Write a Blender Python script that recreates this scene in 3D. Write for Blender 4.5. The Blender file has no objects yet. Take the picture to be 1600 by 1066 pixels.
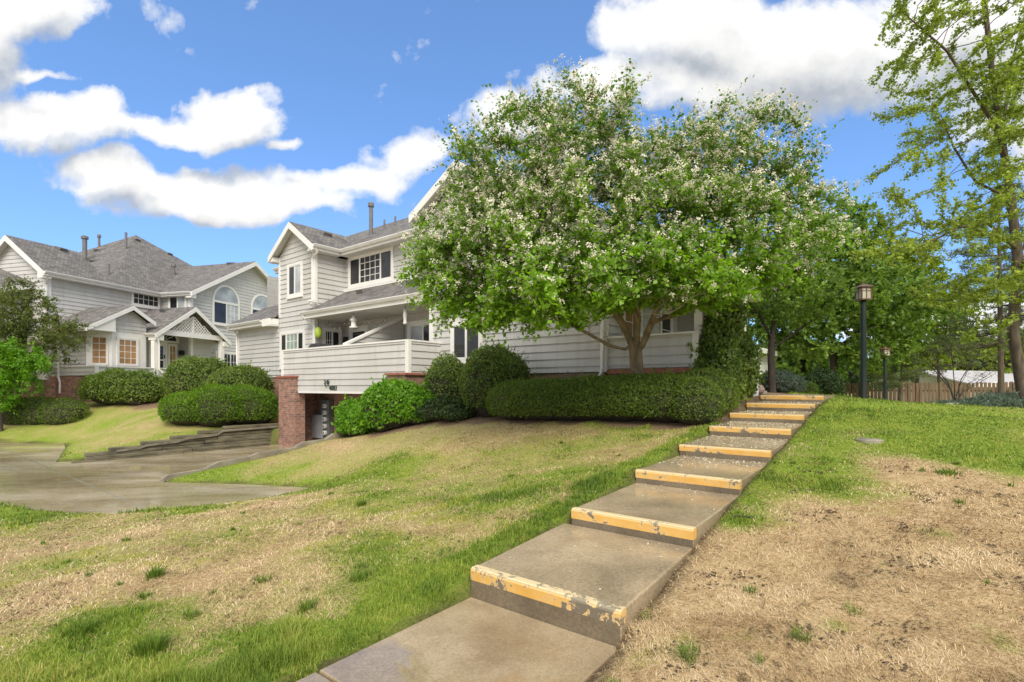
import bpy, math, random
import numpy as np
from mathutils import Vector, kdtree

random.seed(7)
RNG = np.random.default_rng(7)
C = bpy.context.scene.collection
R = math.radians

# ------------------------------------------------------------------ frames
TH = R(38.0); SN, CS = math.sin(TH), math.cos(TH)
CAMZ = 1.6
def A(a, b, z):                       # house frame: a runs to the left along the facade, b runs uphill
    return Vector((-CS*a + SN*b, SN*a + CS*b, z))
def AB(x, y):
    return (-CS*x + SN*y, SN*x + CS*y)
def P(px, py, Y):                     # photograph pixel at a chosen distance
    return Vector(((px-800)/800*Y, Y, CAMZ - (py-605)/800*Y))
PH = R(15.0); dX, dY = math.sin(PH), math.cos(PH)
KL = 1.12
def L(t, q, z):                       # frame of the left house
    return Vector((KL*(-19.1 + t*dX - q*dY), KL*(21.0 + t*dY + q*dX), CAMZ + KL*(z-CAMZ)))

# ------------------------------------------------------------------ numpy noise
_PERM = np.random.default_rng(3).random((512, 512))
def vnoise(x, y):
    xi = np.floor(x).astype(int); yi = np.floor(y).astype(int)
    fx = x-xi; fy = y-yi
    fx = fx*fx*(3-2*fx); fy = fy*fy*(3-2*fy)
    g = lambda i, j: _PERM[i & 511, j & 511]
    return (g(xi, yi)*(1-fx)+g(xi+1, yi)*fx)*(1-fy)+(g(xi, yi+1)*(1-fx)+g(xi+1, yi+1)*fx)*fy
def fbm(x, y, o=4):
    s = 0; a = .5; n = 0
    for k in range(o):
        s = s + a*vnoise(x*2**k+17.3*k, y*2**k-9.1*k); n += a; a *= .5
    return s/n
def sstep(e0, e1, x):
    t = np.clip((x-e0)/(e1-e0), 0, 1)
    return t*t*(3-2*t)

# ------------------------------------------------------------------ materials
def newmat(name):
    m = bpy.data.materials.new(name); m.use_nodes = True
    nt = m.node_tree; b = nt.nodes['Principled BSDF']
    return m, nt, b
def N(nt, typ, **kw):
    n = nt.nodes.new(typ)
    for k, v in kw.items():
        if k in n.inputs: n.inputs[k].default_value = v
        else: setattr(n, k, v)
    return n
def ramp(nt, stops, src=None):
    r = nt.nodes.new('ShaderNodeValToRGB')
    e = r.color_ramp.elements
    while len(e) < len(stops): e.new(.5)
    for el, (p, c) in zip(e, stops):
        el.position = p; el.color = (*c, 1) if len(c) == 3 else c
    if src is not None: nt.links.new(src, r.inputs[0])
    return r
def noise(nt, vec, scale, detail=4, rough=.55, dist=0):
    n = N(nt, 'ShaderNodeTexNoise', Scale=scale, Detail=detail, Roughness=rough, Distortion=dist)
    if vec is not None: nt.links.new(vec, n.inputs['Vector'])
    return n
def mixc(nt, f, a, b, mode='MIX'):
    m = nt.nodes.new('ShaderNodeMix'); m.data_type = 'RGBA'; m.blend_type = mode
    for sock, v in ((m.inputs[0], f), (m.inputs[6], a), (m.inputs[7], b)):
        if isinstance(v, (int, float)): sock.default_value = v
        elif isinstance(v, tuple): sock.default_value = (*v, 1)
        else: nt.links.new(v, sock)
    return m.outputs[2]
def math_(nt, op, a, b=None, c=None, clamp=False):
    m = nt.nodes.new('ShaderNodeMath'); m.operation = op; m.use_clamp = clamp
    for i, v in enumerate((a, b, c)):
        if v is None: continue
        if isinstance(v, (int, float)): m.inputs[i].default_value = v
        else: nt.links.new(v, m.inputs[i])
    return m.outputs[0]
def bump(nt, bsdf, h, strength=.3, dist=.01):
    b = N(nt, 'ShaderNodeBump', Strength=strength, Distance=dist)
    nt.links.new(h, b.inputs['Height']); nt.links.new(b.outputs[0], bsdf.inputs['Normal'])
def tc(nt, which='Object'):
    return nt.nodes.new('ShaderNodeTexCoord').outputs[which]

M = {}
def simple(name, col, rough=.6, var=.12, scale=3., metal=0., spec=.5, bumpd=0., stretch=None):
    m, nt, b = newmat(name)
    v = tc(nt)
    if stretch:
        mp = N(nt, 'ShaderNodeMapping'); mp.inputs['Scale'].default_value = stretch
        nt.links.new(v, mp.inputs[0]); v = mp.outputs[0]
    n = noise(nt, v, scale, 5)
    lo = tuple(c*(1-var) for c in col); hi = tuple(min(1, c*(1+var)) for c in col)
    r = ramp(nt, [(.3, lo), (.7, hi)], n.outputs[0])
    nt.links.new(r.outputs[0], b.inputs['Base Color'])
    b.inputs['Roughness'].default_value = rough
    b.inputs['Metallic'].default_value = metal
    b.inputs['Specular IOR Level'].default_value = spec
    if bumpd:
        n2 = noise(nt, v, scale*8, 5); bump(nt, b, n2.outputs[0], .5, bumpd)
    M[name] = m
    return m

def mk_siding():
    m, nt, b = newmat('siding')
    uv = tc(nt, 'UV')
    mp = N(nt, 'ShaderNodeMapping'); mp.inputs['Scale'].default_value = (.35, 5.2, 1)
    nt.links.new(uv, mp.inputs[0])
    n = noise(nt, mp.outputs[0], 1.0, 3)
    n2 = noise(nt, tc(nt), .6, 5)
    r = ramp(nt, [(.3, (.555, .543, .515)), (.7, (.625, .612, .585))], n.outputs[0])
    r2 = ramp(nt, [(.35, (.88, .87, .85)), (.65, (1, 1, 1))], n2.outputs[0])
    mps = N(nt, 'ShaderNodeMapping'); mps.inputs['Scale'].default_value = (7, .5, 1)
    nt.links.new(uv, mps.inputs[0])
    rs = ramp(nt, [(.32, (.90, .885, .86)), (.5, (1, 1, 1))], noise(nt, mps.outputs[0], 1., 5, .6).outputs[0])
    r2o = mixc(nt, 1., r2.outputs[0], rs.outputs[0], 'MULTIPLY')
    nt.links.new(mixc(nt, 1., r.outputs[0], r2o, 'MULTIPLY'), b.inputs['Base Color'])
    b.inputs['Roughness'].default_value = .6
    mp2 = N(nt, 'ShaderNodeMapping'); mp2.inputs['Scale'].default_value = (3, 60, 1)
    nt.links.new(uv, mp2.inputs[0])
    n3 = noise(nt, mp2.outputs[0], 1., 4)
    bump(nt, b, n3.outputs[0], .3, .004)
    M['siding'] = m
mk_siding()
simple('trim', (.80, .775, .73), .5, .05, 2.)
simple('soffit', (.66, .65, .62), .6, .05, 2.)
simple('gutter', (.72, .70, .66), .4, .06, 2.)

def mk_shingle():
    m, nt, b = newmat('shingle')
    uv = tc(nt, 'UV')
    br = N(nt, 'ShaderNodeTexBrick', Scale=1.0)
    br.offset = .5
    br.inputs['Color1'].default_value = (.235, .222, .208, 1)
    br.inputs['Color2'].default_value = (.125, .118, .112, 1)
    br.inputs['Mortar'].default_value = (.055, .052, .05, 1)
    br.inputs['Mortar Size'].default_value = .008
    br.inputs['Mortar Smooth'].default_value = .3
    br.inputs['Brick Width'].default_value = .17
    br.inputs['Row Height'].default_value = .14
    nt.links.new(uv, br.inputs['Vector'])
    n = noise(nt, uv, 1.2, 6, .65)
    r = ramp(nt, [(.3, (.75, .74, .73)), (.7, (1.25, 1.22, 1.18))], n.outputs[0])
    nt.links.new(mixc(nt, 1., br.outputs[0], r.outputs[0], 'MULTIPLY'), b.inputs['Base Color'])
    b.inputs['Roughness'].default_value = .85
    n2 = noise(nt, uv, 90, 3)
    h = math_(nt, 'ADD', br.outputs['Fac'], math_(nt, 'MULTIPLY', n2.outputs[0], -.4))
    bump(nt, b, math_(nt, 'MULTIPLY', h, -1.), .6, .012)
    M['shingle'] = m
mk_shingle()

def mk_brick():
    m, nt, b = newmat('brick')
    uv = tc(nt, 'UV')
    br = N(nt, 'ShaderNodeTexBrick', Scale=1.0)
    br.inputs['Color1'].default_value = (.44, .21, .145, 1)
    br.inputs['Color2'].default_value = (.23, .12, .09, 1)
    br.inputs['Mortar'].default_value = (.34, .29, .25, 1)
    br.inputs['Mortar Size'].default_value = .009
    br.inputs['Brick Width'].default_value = .215
    br.inputs['Row Height'].default_value = .075
    br.inputs['Bias'].default_value = -.1
    nt.links.new(uv, br.inputs['Vector'])
    n = noise(nt, uv, 5, 5, .7)
    r = ramp(nt, [(.3, (.55, .5, .48)), (.55, (1, 1, 1)), (.75, (1.35, 1.25, 1.2))], n.outputs[0])
    nt.links.new(mixc(nt, 1., br.outputs[0], r.outputs[0], 'MULTIPLY'), b.inputs['Base Color'])
    b.inputs['Roughness'].default_value = .85
    bump(nt, b, math_(nt, 'MULTIPLY', br.outputs['Fac'], -1.), .7, .01)
    M['brick'] = m
mk_brick()
simple('brick_cap', (.34, .12, .075), .8, .3, 9., bumpd=.004)

def mk_concrete(name, base, wet=.5, stain=True):
    m, nt, b = newmat(name)
    v = tc(nt)
    n = noise(nt, v, 1.3, 6, .6, .4); n2 = noise(nt, v, 45, 4, .7); n3 = noise(nt, v, .8, 4, .6, 1.)
    c0 = tuple(x*.62 for x in base); c1 = tuple(x*1.25 for x in base)
    r = ramp(nt, [(.3, c0), (.68, c1)], n.outputs[0])
    r2 = ramp(nt, [(.3, (.72, .72, .72)), (.5, (1, 1, 1)), (.72, (1.3, 1.28, 1.22))], n2.outputs[0])
    col = mixc(nt, 1., r.outputs[0], r2.outputs[0], 'MULTIPLY')
    if stain:
        rs = ramp(nt, [(.56, (0, 0, 0)), (.72, (1, 1, 1))], n3.outputs[0])
        col = mixc(nt, math_(nt, 'MULTIPLY', rs.outputs[0], .55), col, (.30, .17, .075))
    nt.links.new(col, b.inputs['Base Color'])
    n4 = noise(nt, v, .9, 4, .5, .6)
    rr = ramp(nt, [(.45, (.08,)*3), (.68, (.5,)*3)], n4.outputs[0])
    nt.links.new(rr.outputs[0], b.inputs['Roughness'])
    bump(nt, b, n2.outputs[0], .25, .003)
    M[name] = m
mk_concrete('concrete', (.39, .305, .195))
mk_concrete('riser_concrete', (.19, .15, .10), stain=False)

def mk_pad():
    m, nt, b = newmat('pad_concrete')
    g = N(nt, 'ShaderNodeNewGeometry').outputs['Position']
    n = noise(nt, g, 1.7, 6, .6, .4); n2 = noise(nt, g, 60, 4, .7); n3 = noise(nt, g, 5, 5, .65)
    r = ramp(nt, [(.3, (.28, .20, .115)), (.68, (.46, .36, .225))], n.outputs[0])
    r2 = ramp(nt, [(.3, (.75,)*3), (.5, (1,)*3), (.72, (1.25,)*3)], n2.outputs[0])
    col = mixc(nt, 1., r.outputs[0], r2.outputs[0], 'MULTIPLY')
    def spot(a, b_, rad, k):
        d = nt.nodes.new('ShaderNodeVectorMath'); d.operation = 'DISTANCE'; nt.links.new(g, d.inputs[0]); d.inputs[1].default_value = A(a, b_, -.02)
        return math_(nt, 'ADD', math_(nt, 'DIVIDE', d.outputs['Value'], rad), math_(nt, 'MULTIPLY_ADD', n3.outputs[0], k, -k/2))
    s = ramp(nt, [(.25, (1, 1, 1)), (1., (0, 0, 0))], math_(nt, 'MINIMUM', spot(1.72, 1.75, .42, 1.2), spot(1.55, 2.1, .3, 1.2)))
    col = mixc(nt, math_(nt, 'MULTIPLY', s.outputs[0], .85), col, (.33, .145, .035))
    w = ramp(nt, [(.75, (1, 1, 1)), (.95, (0, 0, 0))], math_(nt, 'MINIMUM', spot(2.42, 1.75, .42, .8), spot(2.3, 1.5, .4, .6)))
    nt.links.new(mixc(nt, w.outputs[0], col, mixc(nt, 1., col, (.88, .88, .86), 'MULTIPLY')), b.inputs['Base Color'])
    n4 = noise(nt, g, 1.3, 4, .5, .6)
    rr = ramp(nt, [(.42, (.2,)*3), (.62, (.55,)*3)], n4.outputs[0])
    nt.links.new(mixc(nt, w.outputs[0], rr.outputs[0], (.03, .03, .03)), b.inputs['Roughness'])
    nt.links.new(math_(nt, 'MULTIPLY_ADD', w.outputs[0], .5, .5), b.inputs['Specular IOR Level'])
    bm = N(nt, 'ShaderNodeBump', Distance=.003); nt.links.new(math_(nt, 'MULTIPLY_ADD', w.outputs[0], -.25, .27), bm.inputs['Strength'])
    nt.links.new(n2.outputs[0], bm.inputs['Height']); nt.links.new(bm.outputs[0], b.inputs['Normal'])
    M['pad_concrete'] = m
mk_pad()
def mk_drive():
    m, nt, b = newmat('wet_drive')
    g = N(nt, 'ShaderNodeNewGeometry').outputs['Position']
    mp = N(nt, 'ShaderNodeMapping'); mp.inputs['Rotation'].default_value = (0, 0, R(-14)); mp.inputs['Scale'].default_value = (.34, .9, 1)
    nt.links.new(g, mp.inputs[0])
    n = noise(nt, mp.outputs[0], 1.0, 5, .6, .5)
    n2 = noise(nt, g, 30, 4, .7)
    r = ramp(nt, [(.32, (.23, .18, .10)), (.5, (.37, .30, .185)), (.68, (.52, .45, .33))], n.outputs[0])
    r2 = ramp(nt, [(.3, (.72,)*3), (.7, (1.25,)*3)], n2.outputs[0])
    col = mixc(nt, 1., r.outputs[0], r2.outputs[0], 'MULTIPLY')
    # expansion joints of the slabs
    mp3 = N(nt, 'ShaderNodeMapping'); mp3.inputs['Rotation'].default_value = (0, 0, R(38))
    nt.links.new(g, mp3.inputs[0])
    br = N(nt, 'ShaderNodeTexBrick', Scale=1.); br.offset = 0
    br.inputs['Brick Width'].default_value = 3.6; br.inputs['Row Height'].default_value = 3.0
    br.inputs['Mortar Size'].default_value = .03; br.inputs['Mortar Smooth'].default_value = .5
    nt.links.new(mp3.outputs[0], br.inputs['Vector'])
    col = mixc(nt, math_(nt, 'MULTIPLY', br.outputs['Fac'], .8), col, (.30, .28, .24))
    nt.links.new(col, b.inputs['Base Color'])
    mp2 = N(nt, 'ShaderNodeMapping'); mp2.inputs['Rotation'].default_value = (0, 0, R(-10)); mp2.inputs['Scale'].default_value = (.38, 1.1, 1); mp2.inputs['Location'].default_value = (7, 3, 0)
    nt.links.new(g, mp2.inputs[0])
    n4 = noise(nt, mp2.outputs[0], 1.0, 5, .55, .4)
    rr = ramp(nt, [(.42, (.06,)*3), (.66, (.42,)*3)], n4.outputs[0])
    nt.links.new(rr.outputs[0], b.inputs['Roughness'])
    bump(nt, b, n2.outputs[0], .12, .004)
    M['wet_drive'] = m
mk_drive()

def mk_paint(name='yellow_paint', th=.622):
    m, nt, b = newmat(name)
    v = tc(nt)
    n = noise(nt, v, 15, 7, .72, .5); n2 = noise(nt, v, 2.1, 3)
    n5 = noise(nt, v, 3.2, 5, .6)
    y = ramp(nt, [(.35, (.68, .37, .075)), (.65, (.77, .47, .14))], n5.outputs[0])
    s = math_(nt, 'ADD', math_(nt, 'MULTIPLY', n.outputs[0], .62), math_(nt, 'MULTIPLY', n2.outputs[0], .5))
    chip = ramp(nt, [(th, (0, 0, 0)), (th+.018, (1, 1, 1))], s)
    edge = ramp(nt, [(th-.05, (0, 0, 0)), (th+.008, (1, 1, 1))], s)
    col = mixc(nt, math_(nt, 'MULTIPLY', edge.outputs[0], .55), y.outputs[0], (.72, .58, .36))
    col = mixc(nt, chip.outputs[0], col, (.19, .16, .115))
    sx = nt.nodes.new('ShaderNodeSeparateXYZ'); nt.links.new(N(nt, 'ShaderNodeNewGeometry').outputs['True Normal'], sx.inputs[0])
    top = ramp(nt, [(.35, (0, 0, 0)), (.75, (1, 1, 1))], sx.outputs[2])  # upward faces paler: sky sheen painted into the colour, along with foot wear
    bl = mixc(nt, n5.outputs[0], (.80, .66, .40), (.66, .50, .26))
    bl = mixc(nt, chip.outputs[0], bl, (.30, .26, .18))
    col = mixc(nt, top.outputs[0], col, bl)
    nt.links.new(col, b.inputs['Base Color'])
    b.inputs['Roughness'].default_value = .5
    bump(nt, b, math_(nt, 'MULTIPLY', chip.outputs[0], -1.), .6, .003)
    M[name] = m
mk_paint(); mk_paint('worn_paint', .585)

def mk_glass(name, col, rough=.06, spec=.35):
    m, nt, b = newmat(name)
    n = noise(nt, tc(nt), 1.3, 2)
    r = ramp(nt, [(.3, tuple(c*.6 for c in col)), (.7, tuple(c*1.3 for c in col))], n.outputs[0])
    nt.links.new(r.outputs[0], b.inputs['Base Color'])
    b.inputs['Roughness'].default_value = rough
    b.inputs['Specular IOR Level'].default_value = spec
    M[name] = m
mk_glass('dark_glass', (.035, .036, .038))
mk_glass('pale_glass', (.44, .47, .48), .12, .3)
mk_glass('curtain_glass', (.30, .37, .32), .1, .3)
mk_glass('warm_glass', (.42, .235, .10), .12, .3)
mk_glass('lantern_glass', (.62, .56, .46), .2, .5)
simple('black_metal', (.014, .026, .018), .6, .2, 6., spec=.5)
simple('bronze', (.21, .115, .07), .45, .3, 12., metal=.2)
simple('vent_metal', (.16, .15, .145), .5, .2, 5.)
simple('meter_grey', (.36, .37, .39), .45, .12, 4.)
simple('meter_dark', (.14, .15, .15), .45, .2, 4.)
simple('bark', (.115, .085, .060), .9, .45, 11., bumpd=.02, stretch=(1, 1, .3))
simple('bark_pale', (.20, .155, .095), .9, .5, 9., bumpd=.02, stretch=(1, 1, .3))
simple('bark_dark', (.055, .042, .033), .9, .45, 9., bumpd=.02, stretch=(1, 1, .3))
simple('twigs', (.045, .040, .024), .95, .4, 12.)  # dark brown for the solid core added inside shrubs to block light
simple('soil', (.10, .065, .038), .95, .4, 20.)
simple('timber', (.15, .13, .08), .8, .5, 2.2, bumpd=.01, stretch=(1, 1, 4))
simple('timber_top', (.20, .175, .13), .8, .4, 3., bumpd=.01)
simple('curb', (.27, .235, .175), .7, .35, 3., bumpd=.004)
simple('fence_wood', (.17, .105, .062), .85, .4, 2.5, stretch=(5, 5, .6))
simple('rock', (.24, .17, .14), .85, .45, 5., bumpd=.015)
simple('white_rock', (.62, .58, .53), .8, .2, 6., bumpd=.008)
simple('green_plastic', (.42, .55, .07), .4, .15, 5.)
simple('white_plastic', (.76, .74, .68), .4, .06, 5.)
simple('grill_cover', (.045, .043, .042), .6, .3, 5.)
simple('far_wall', (.55, .49, .40), .7, .08, 1.)
simple('far_roof', (.48, .46, .45), .7, .08, 1.)

def mk_leaf(name, stops, trans=.42, rough=.45, spec=.35, sat=None):
    m, nt, b = newmat(name)
    at = N(nt, 'ShaderNodeAttribute', attribute_name='rnd')
    n = noise(nt, tc(nt), 1.1, 3)
    f = math_(nt, 'ADD', math_(nt, 'MULTIPLY', at.outputs['Fac'], .75), math_(nt, 'MULTIPLY_ADD', n.outputs[0], .9, -.32), clamp=True)
    r = ramp(nt, stops, f)
    nt.links.new(r.outputs[0], b.inputs['Base Color'])
    b.inputs['Roughness'].default_value = rough
    b.inputs['Specular IOR Level'].default_value = spec
    t = N(nt, 'ShaderNodeBsdfTranslucent')
    hs = N(nt, 'ShaderNodeHueSaturation'); hs.inputs['Value'].default_value = 1.5; hs.inputs['Saturation'].default_value = 1.1
    nt.links.new(r.outputs[0], hs.inputs['Color']); nt.links.new(hs.outputs[0], t.inputs['Color'])
    mx = nt.nodes.new('ShaderNodeMixShader'); mx.inputs[0].default_value = trans
    nt.links.new(b.outputs[0], mx.inputs[1]); nt.links.new(t.outputs[0], mx.inputs[2])
    nt.links.new(mx.outputs[0], nt.nodes['Material Output'].inputs[0])
    M[name] = m
mk_leaf('leaf_hawthorn', [(0, (.06, .125, .018)), (.5, (.145, .27, .028)), (1, (.34, .57, .05))])
mk_leaf('leaf_maple', [(0, (.13, .16, .03)), (.5, (.30, .375, .06)), (1, (.50, .60, .11))])
mk_leaf('leaf_wood', [(0, (.075, .13, .028)), (.5, (.165, .265, .045)), (1, (.32, .44, .075))])
mk_leaf('leaf_yellowgreen', [(0, (.11, .15, .02)), (.5, (.21, .28, .03)), (1, (.35, .43, .05))])
mk_leaf('leaf_crab', [(0, (.065, .08, .022)), (.45, (.12, .165, .035)), (.8, (.20, .23, .05)), (1, (.25, .14, .06))])
mk_leaf('leaf_bright', [(0, (.08, .19, .015)), (.5, (.15, .33, .022)), (1, (.27, .48, .035))])
mk_leaf('leaf_boxwood', [(0, (.06, .105, .022)), (.5, (.15, .22, .042)), (1, (.32, .40, .08))])
mk_leaf('leaf_dark', [(0, (.020, .042, .012)), (.5, (.040, .080, .018)), (1, (.085, .14, .03))], .25)
mk_leaf('leaf_hedge', [(0, (.075, .125, .022)), (.5, (.15, .225, .035)), (1, (.27, .36, .06))])
mk_leaf('leaf_juniper', [(0, (.07, .14, .016)), (.5, (.155, .28, .025)), (1, (.27, .44, .04))])
mk_leaf('leaf_blue', [(0, (.085, .12, .085)), (.5, (.15, .20, .14)), (1, (.25, .31, .22))])
mk_leaf('leaf_pine', [(0, (.06, .08, .035)), (.5, (.13, .16, .06)), (1, (.22, .25, .09))], .2)
mk_leaf('leaf_red', [(0, (.06, .045, .02)), (.5, (.11, .075, .03)), (1, (.17, .12, .05))])
mk_leaf('blossom', [(0, (.62, .56, .40)), (.5, (.76, .72, .56)), (1, (.83, .81, .70))], .25)

def mk_grass():
    m, nt, b = newmat('grass_blade')
    at = N(nt, 'ShaderNodeAttribute', attribute_name='rnd')
    r = ramp(nt, [(0, (.095, .17, .022)), (.35, (.19, .29, .035)), (.7, (.33, .41, .06)), (1, (.54, .50, .13))], at.outputs['Fac'])
    nt.links.new(r.outputs[0], b.inputs['Base Color'])
    b.inputs['Roughness'].default_value = .5; b.inputs['Specular IOR Level'].default_value = .3
    t = N(nt, 'ShaderNodeBsdfTranslucent')
    nt.links.new(r.outputs[0], t.inputs[0])
    mx = nt.nodes.new('ShaderNodeMixShader'); mx.inputs[0].default_value = .35
    nt.links.new(b.outputs[0], mx.inputs[1]); nt.links.new(t.outputs[0], mx.inputs[2])
    nt.links.new(mx.outputs[0], nt.nodes['Material Output'].inputs[0])
    M['grass_blade'] = m
    m, nt, b = newmat('straw_blade')
    at = N(nt, 'ShaderNodeAttribute', attribute_name='rnd')
    r = ramp(nt, [(0, (.07, .045, .025)), (.2, (.27, .17, .08)), (.45, (.57, .405, .205)), (.75, (.75, .57, .33)), (1, (.84, .69, .46))], at.outputs['Fac'])
    nt.links.new(r.outputs[0], b.inputs['Base Color'])
    b.inputs['Roughness'].default_value = .6; b.inputs['Specular IOR Level'].default_value = .3
    M['straw_blade'] = m
mk_grass()

def mk_ground():
    m, nt, b = newmat('lawn_ground')
    at = N(nt, 'ShaderNodeAttribute', attribute_name='mask')
    sep = nt.nodes.new('ShaderNodeSeparateColor'); nt.links.new(at.outputs['Color'], sep.inputs[0])
    g = N(nt, 'ShaderNodeNewGeometry').outputs['Position']
    n = noise(nt, g, 2.2, 6, .65, .3); n2 = noise(nt, g, 38, 5, .75); n3 = noise(nt, g, 7, 5, .7)
    straw = ramp(nt, [(.30, (.27, .175, .08)), (.46, (.58, .415, .215)), (.7, (.75, .57, .33))], n2.outputs[0])
    st2 = ramp(nt, [(.35, (.72, .68, .62)), (.6, (1, 1, 1))], n3.outputs[0])
    sc = mixc(nt, 1., straw.outputs[0], st2.outputs[0], 'MULTIPLY')
    # dark bare soil spots
    n5 = noise(nt, g, 11, 5, .7, .2); n6 = noise(nt, g, .9, 4, .6)
    spot = ramp(nt, [(.67, (0, 0, 0)), (.71, (1, 1, 1))], math_(nt, 'ADD', math_(nt, 'MULTIPLY', n5.outputs[0], .8), math_(nt, 'MULTIPLY', n6.outputs[0], .27)))
    sc = mixc(nt, math_(nt, 'MULTIPLY', spot.outputs[0], .85), sc, (.075, .05, .03))
    grn = ramp(nt, [(.3, (.11, .18, .02)), (.5, (.23, .32, .032)), (.7, (.40, .43, .07))], n2.outputs[0])
    f = math_(nt, 'ADD', sep.outputs[0], math_(nt, 'MULTIPLY_ADD', n3.outputs[0], .7, -.35), clamp=True)
    fr = ramp(nt, [(.2, (0, 0, 0)), (.75, (1, 1, 1))], f)
    col = mixc(nt, fr.outputs[0], sc, grn.outputs[0])
    mul = ramp(nt, [(.3, (.09, .055, .033)), (.5, (.24, .155, .095)), (.75, (.42, .30, .20))], n2.outputs[0])
    col = mixc(nt, sep.outputs[1], col, mul.outputs[0])
    soil = ramp(nt, [(.3, (.05, .036, .022)), (.7, (.11, .08, .05))], n2.outputs[0])
    col = mixc(nt, sep.outputs[2], col, soil.outputs[0])
    nt.links.new(col, b.inputs['Base Color'])
    b.inputs['Roughness'].default_value = .9; b.inputs['Specular IOR Level'].default_value = .2
    bump(nt, b, math_(nt, 'ADD', n2.outputs[0], n3.outputs[0]), .8, .03)
    M['lawn_ground'] = m
mk_ground()

# ------------------------------------------------------------------ mesh builder
ORG = {}
def uv_of(me):
    uvl = me.uv_layers.new(name='UVMap')
    for p in me.polygons:
        n = p.normal
        h = Vector((-n.y, n.x, 0))
        h = h.normalized() if h.length > 1e-3 else Vector((1, 0, 0))
        s = n.cross(h)
        for li in p.loop_indices:
            co = me.vertices[me.loops[li].vertex_index].co
            uvl.data[li].uv = (co.dot(h), co.dot(s))
def link(o, parent=None):
    C.objects.link(o)
    if parent is not None: o.parent = parent
    return o
def root(name, loc, label, cat, group=None):
    o = bpy.data.objects.new(name, None); o.empty_display_size = .3
    o.location = loc; link(o); ORG[o.name] = Vector(loc)
    o['label'] = label; o['category'] = cat
    if group: o['group'] = group
    return o
def tag(o, label=None, cat=None, group=None, kind=None):
    if label: o['label'] = label
    if cat: o['category'] = cat
    if group: o['group'] = group
    if kind: o['kind'] = kind
    return o
def org_of(parent):
    return ORG[parent.name] if parent is not None else Vector((0, 0, 0))

class MB:
    def __init__(s): s.v = []; s.f = []
    def face(s, pts):
        i = len(s.v); s.v.extend(Vector(p) for p in pts); s.f.append(tuple(range(i, i+len(pts))))
    def box8(s, p):      # 4 bottom, 4 top in the same order
        i = len(s.v); s.v.extend(Vector(q) for q in p)
        for q in ((3, 2, 1, 0), (4, 5, 6, 7), (0, 1, 5, 4), (1, 2, 6, 5), (2, 3, 7, 6), (3, 0, 4, 7)):
            s.f.append(tuple(i+k for k in q))
    def box(s, F, u0, u1, v0, v1, z0, z1):
        s.box8([F(u0, v0, z0), F(u1, v0, z0), F(u1, v1, z0), F(u0, v1, z0), F(u0, v0, z1), F(u1, v0, z1), F(u1, v1, z1), F(u0, v1, z1)])
    def slab(s, pts, vec):
        pts = [Vector(p) for p in pts]; n = len(pts); i = len(s.v); vec = Vector(vec)
        s.v.extend(pts); s.v.extend(p+vec for p in pts)
        s.f.append(tuple(range(i, i+n))); s.f.append(tuple(range(i+2*n-1, i+n-1, -1)))
        for k in range(n):
            j = (k+1) % n
            s.f.append((i+j, i+k, i+n+k, i+n+j))
    def tube(s, pts, rad, n=8, cap=True):
        pts = [Vector(p) for p in pts]
        if not hasattr(rad, '__len__'): rad = [rad]*len(pts)
        up = None; rings = []
        for k, p in enumerate(pts):
            t = (pts[min(k+1, len(pts)-1)]-pts[max(k-1, 0)]).normalized()
            if up is None: up = Vector((1, 0, 0)) if abs(t.x) < .8 else Vector((0, 1, 0))
            x = (up - t*up.dot(t)).normalized(); y = t.cross(x); up = x
            rings.append(len(s.v))
            for j in range(n):
                a = 2*math.pi*j/n
                s.v.append(p + (x*math.cos(a)+y*math.sin(a))*rad[k])
        for k in range(len(pts)-1):
            a, b = rings[k], rings[k+1]
            for j in range(n):
                j2 = (j+1) % n
                s.f.append((a+j, a+j2, b+j2, b+j))
        if cap:
            s.f.append(tuple(rings[0]+j for j in reversed(range(n)))); s.f.append(tuple(rings[-1]+j for j in range(n)))
    def lathe(s, c, prof, n=16):
        c = Vector(c)
        s.tube([c+Vector((0, 0, z)) for r, z in prof], [r for r, z in prof], n)
    def board(s, p, q, n, h, t):       # vertical board hanging under the edge p-q, thickness t along n
        p, q, n = Vector(p), Vector(q), Vector(n).normalized()*t; d = Vector((0, 0, -h))
        s.box8([p+d, q+d, q+d+n, p+d+n, p, q, q+n, p+n])
    def build(s, name, mat, parent=None, smooth=False, bevel=0):
        o0 = org_of(parent)
        me = bpy.data.meshes.new(name)
        me.from_pydata([v-o0 for v in s.v], [], s.f); me.update()
        uv_of(me)
        if smooth:
            me.polygons.foreach_set('use_smooth', [True]*len(me.polygons))
        me.materials.append(M[mat] if isinstance(mat, str) else mat)
        o = bpy.data.objects.new(name, me); link(o, parent); ORG[o.name] = o0
        if bevel:
            md = o.modifiers.new('bevel', 'BEVEL'); md.width = bevel; md.segments = 2; md.limit_method = 'ANGLE'
        return o

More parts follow.
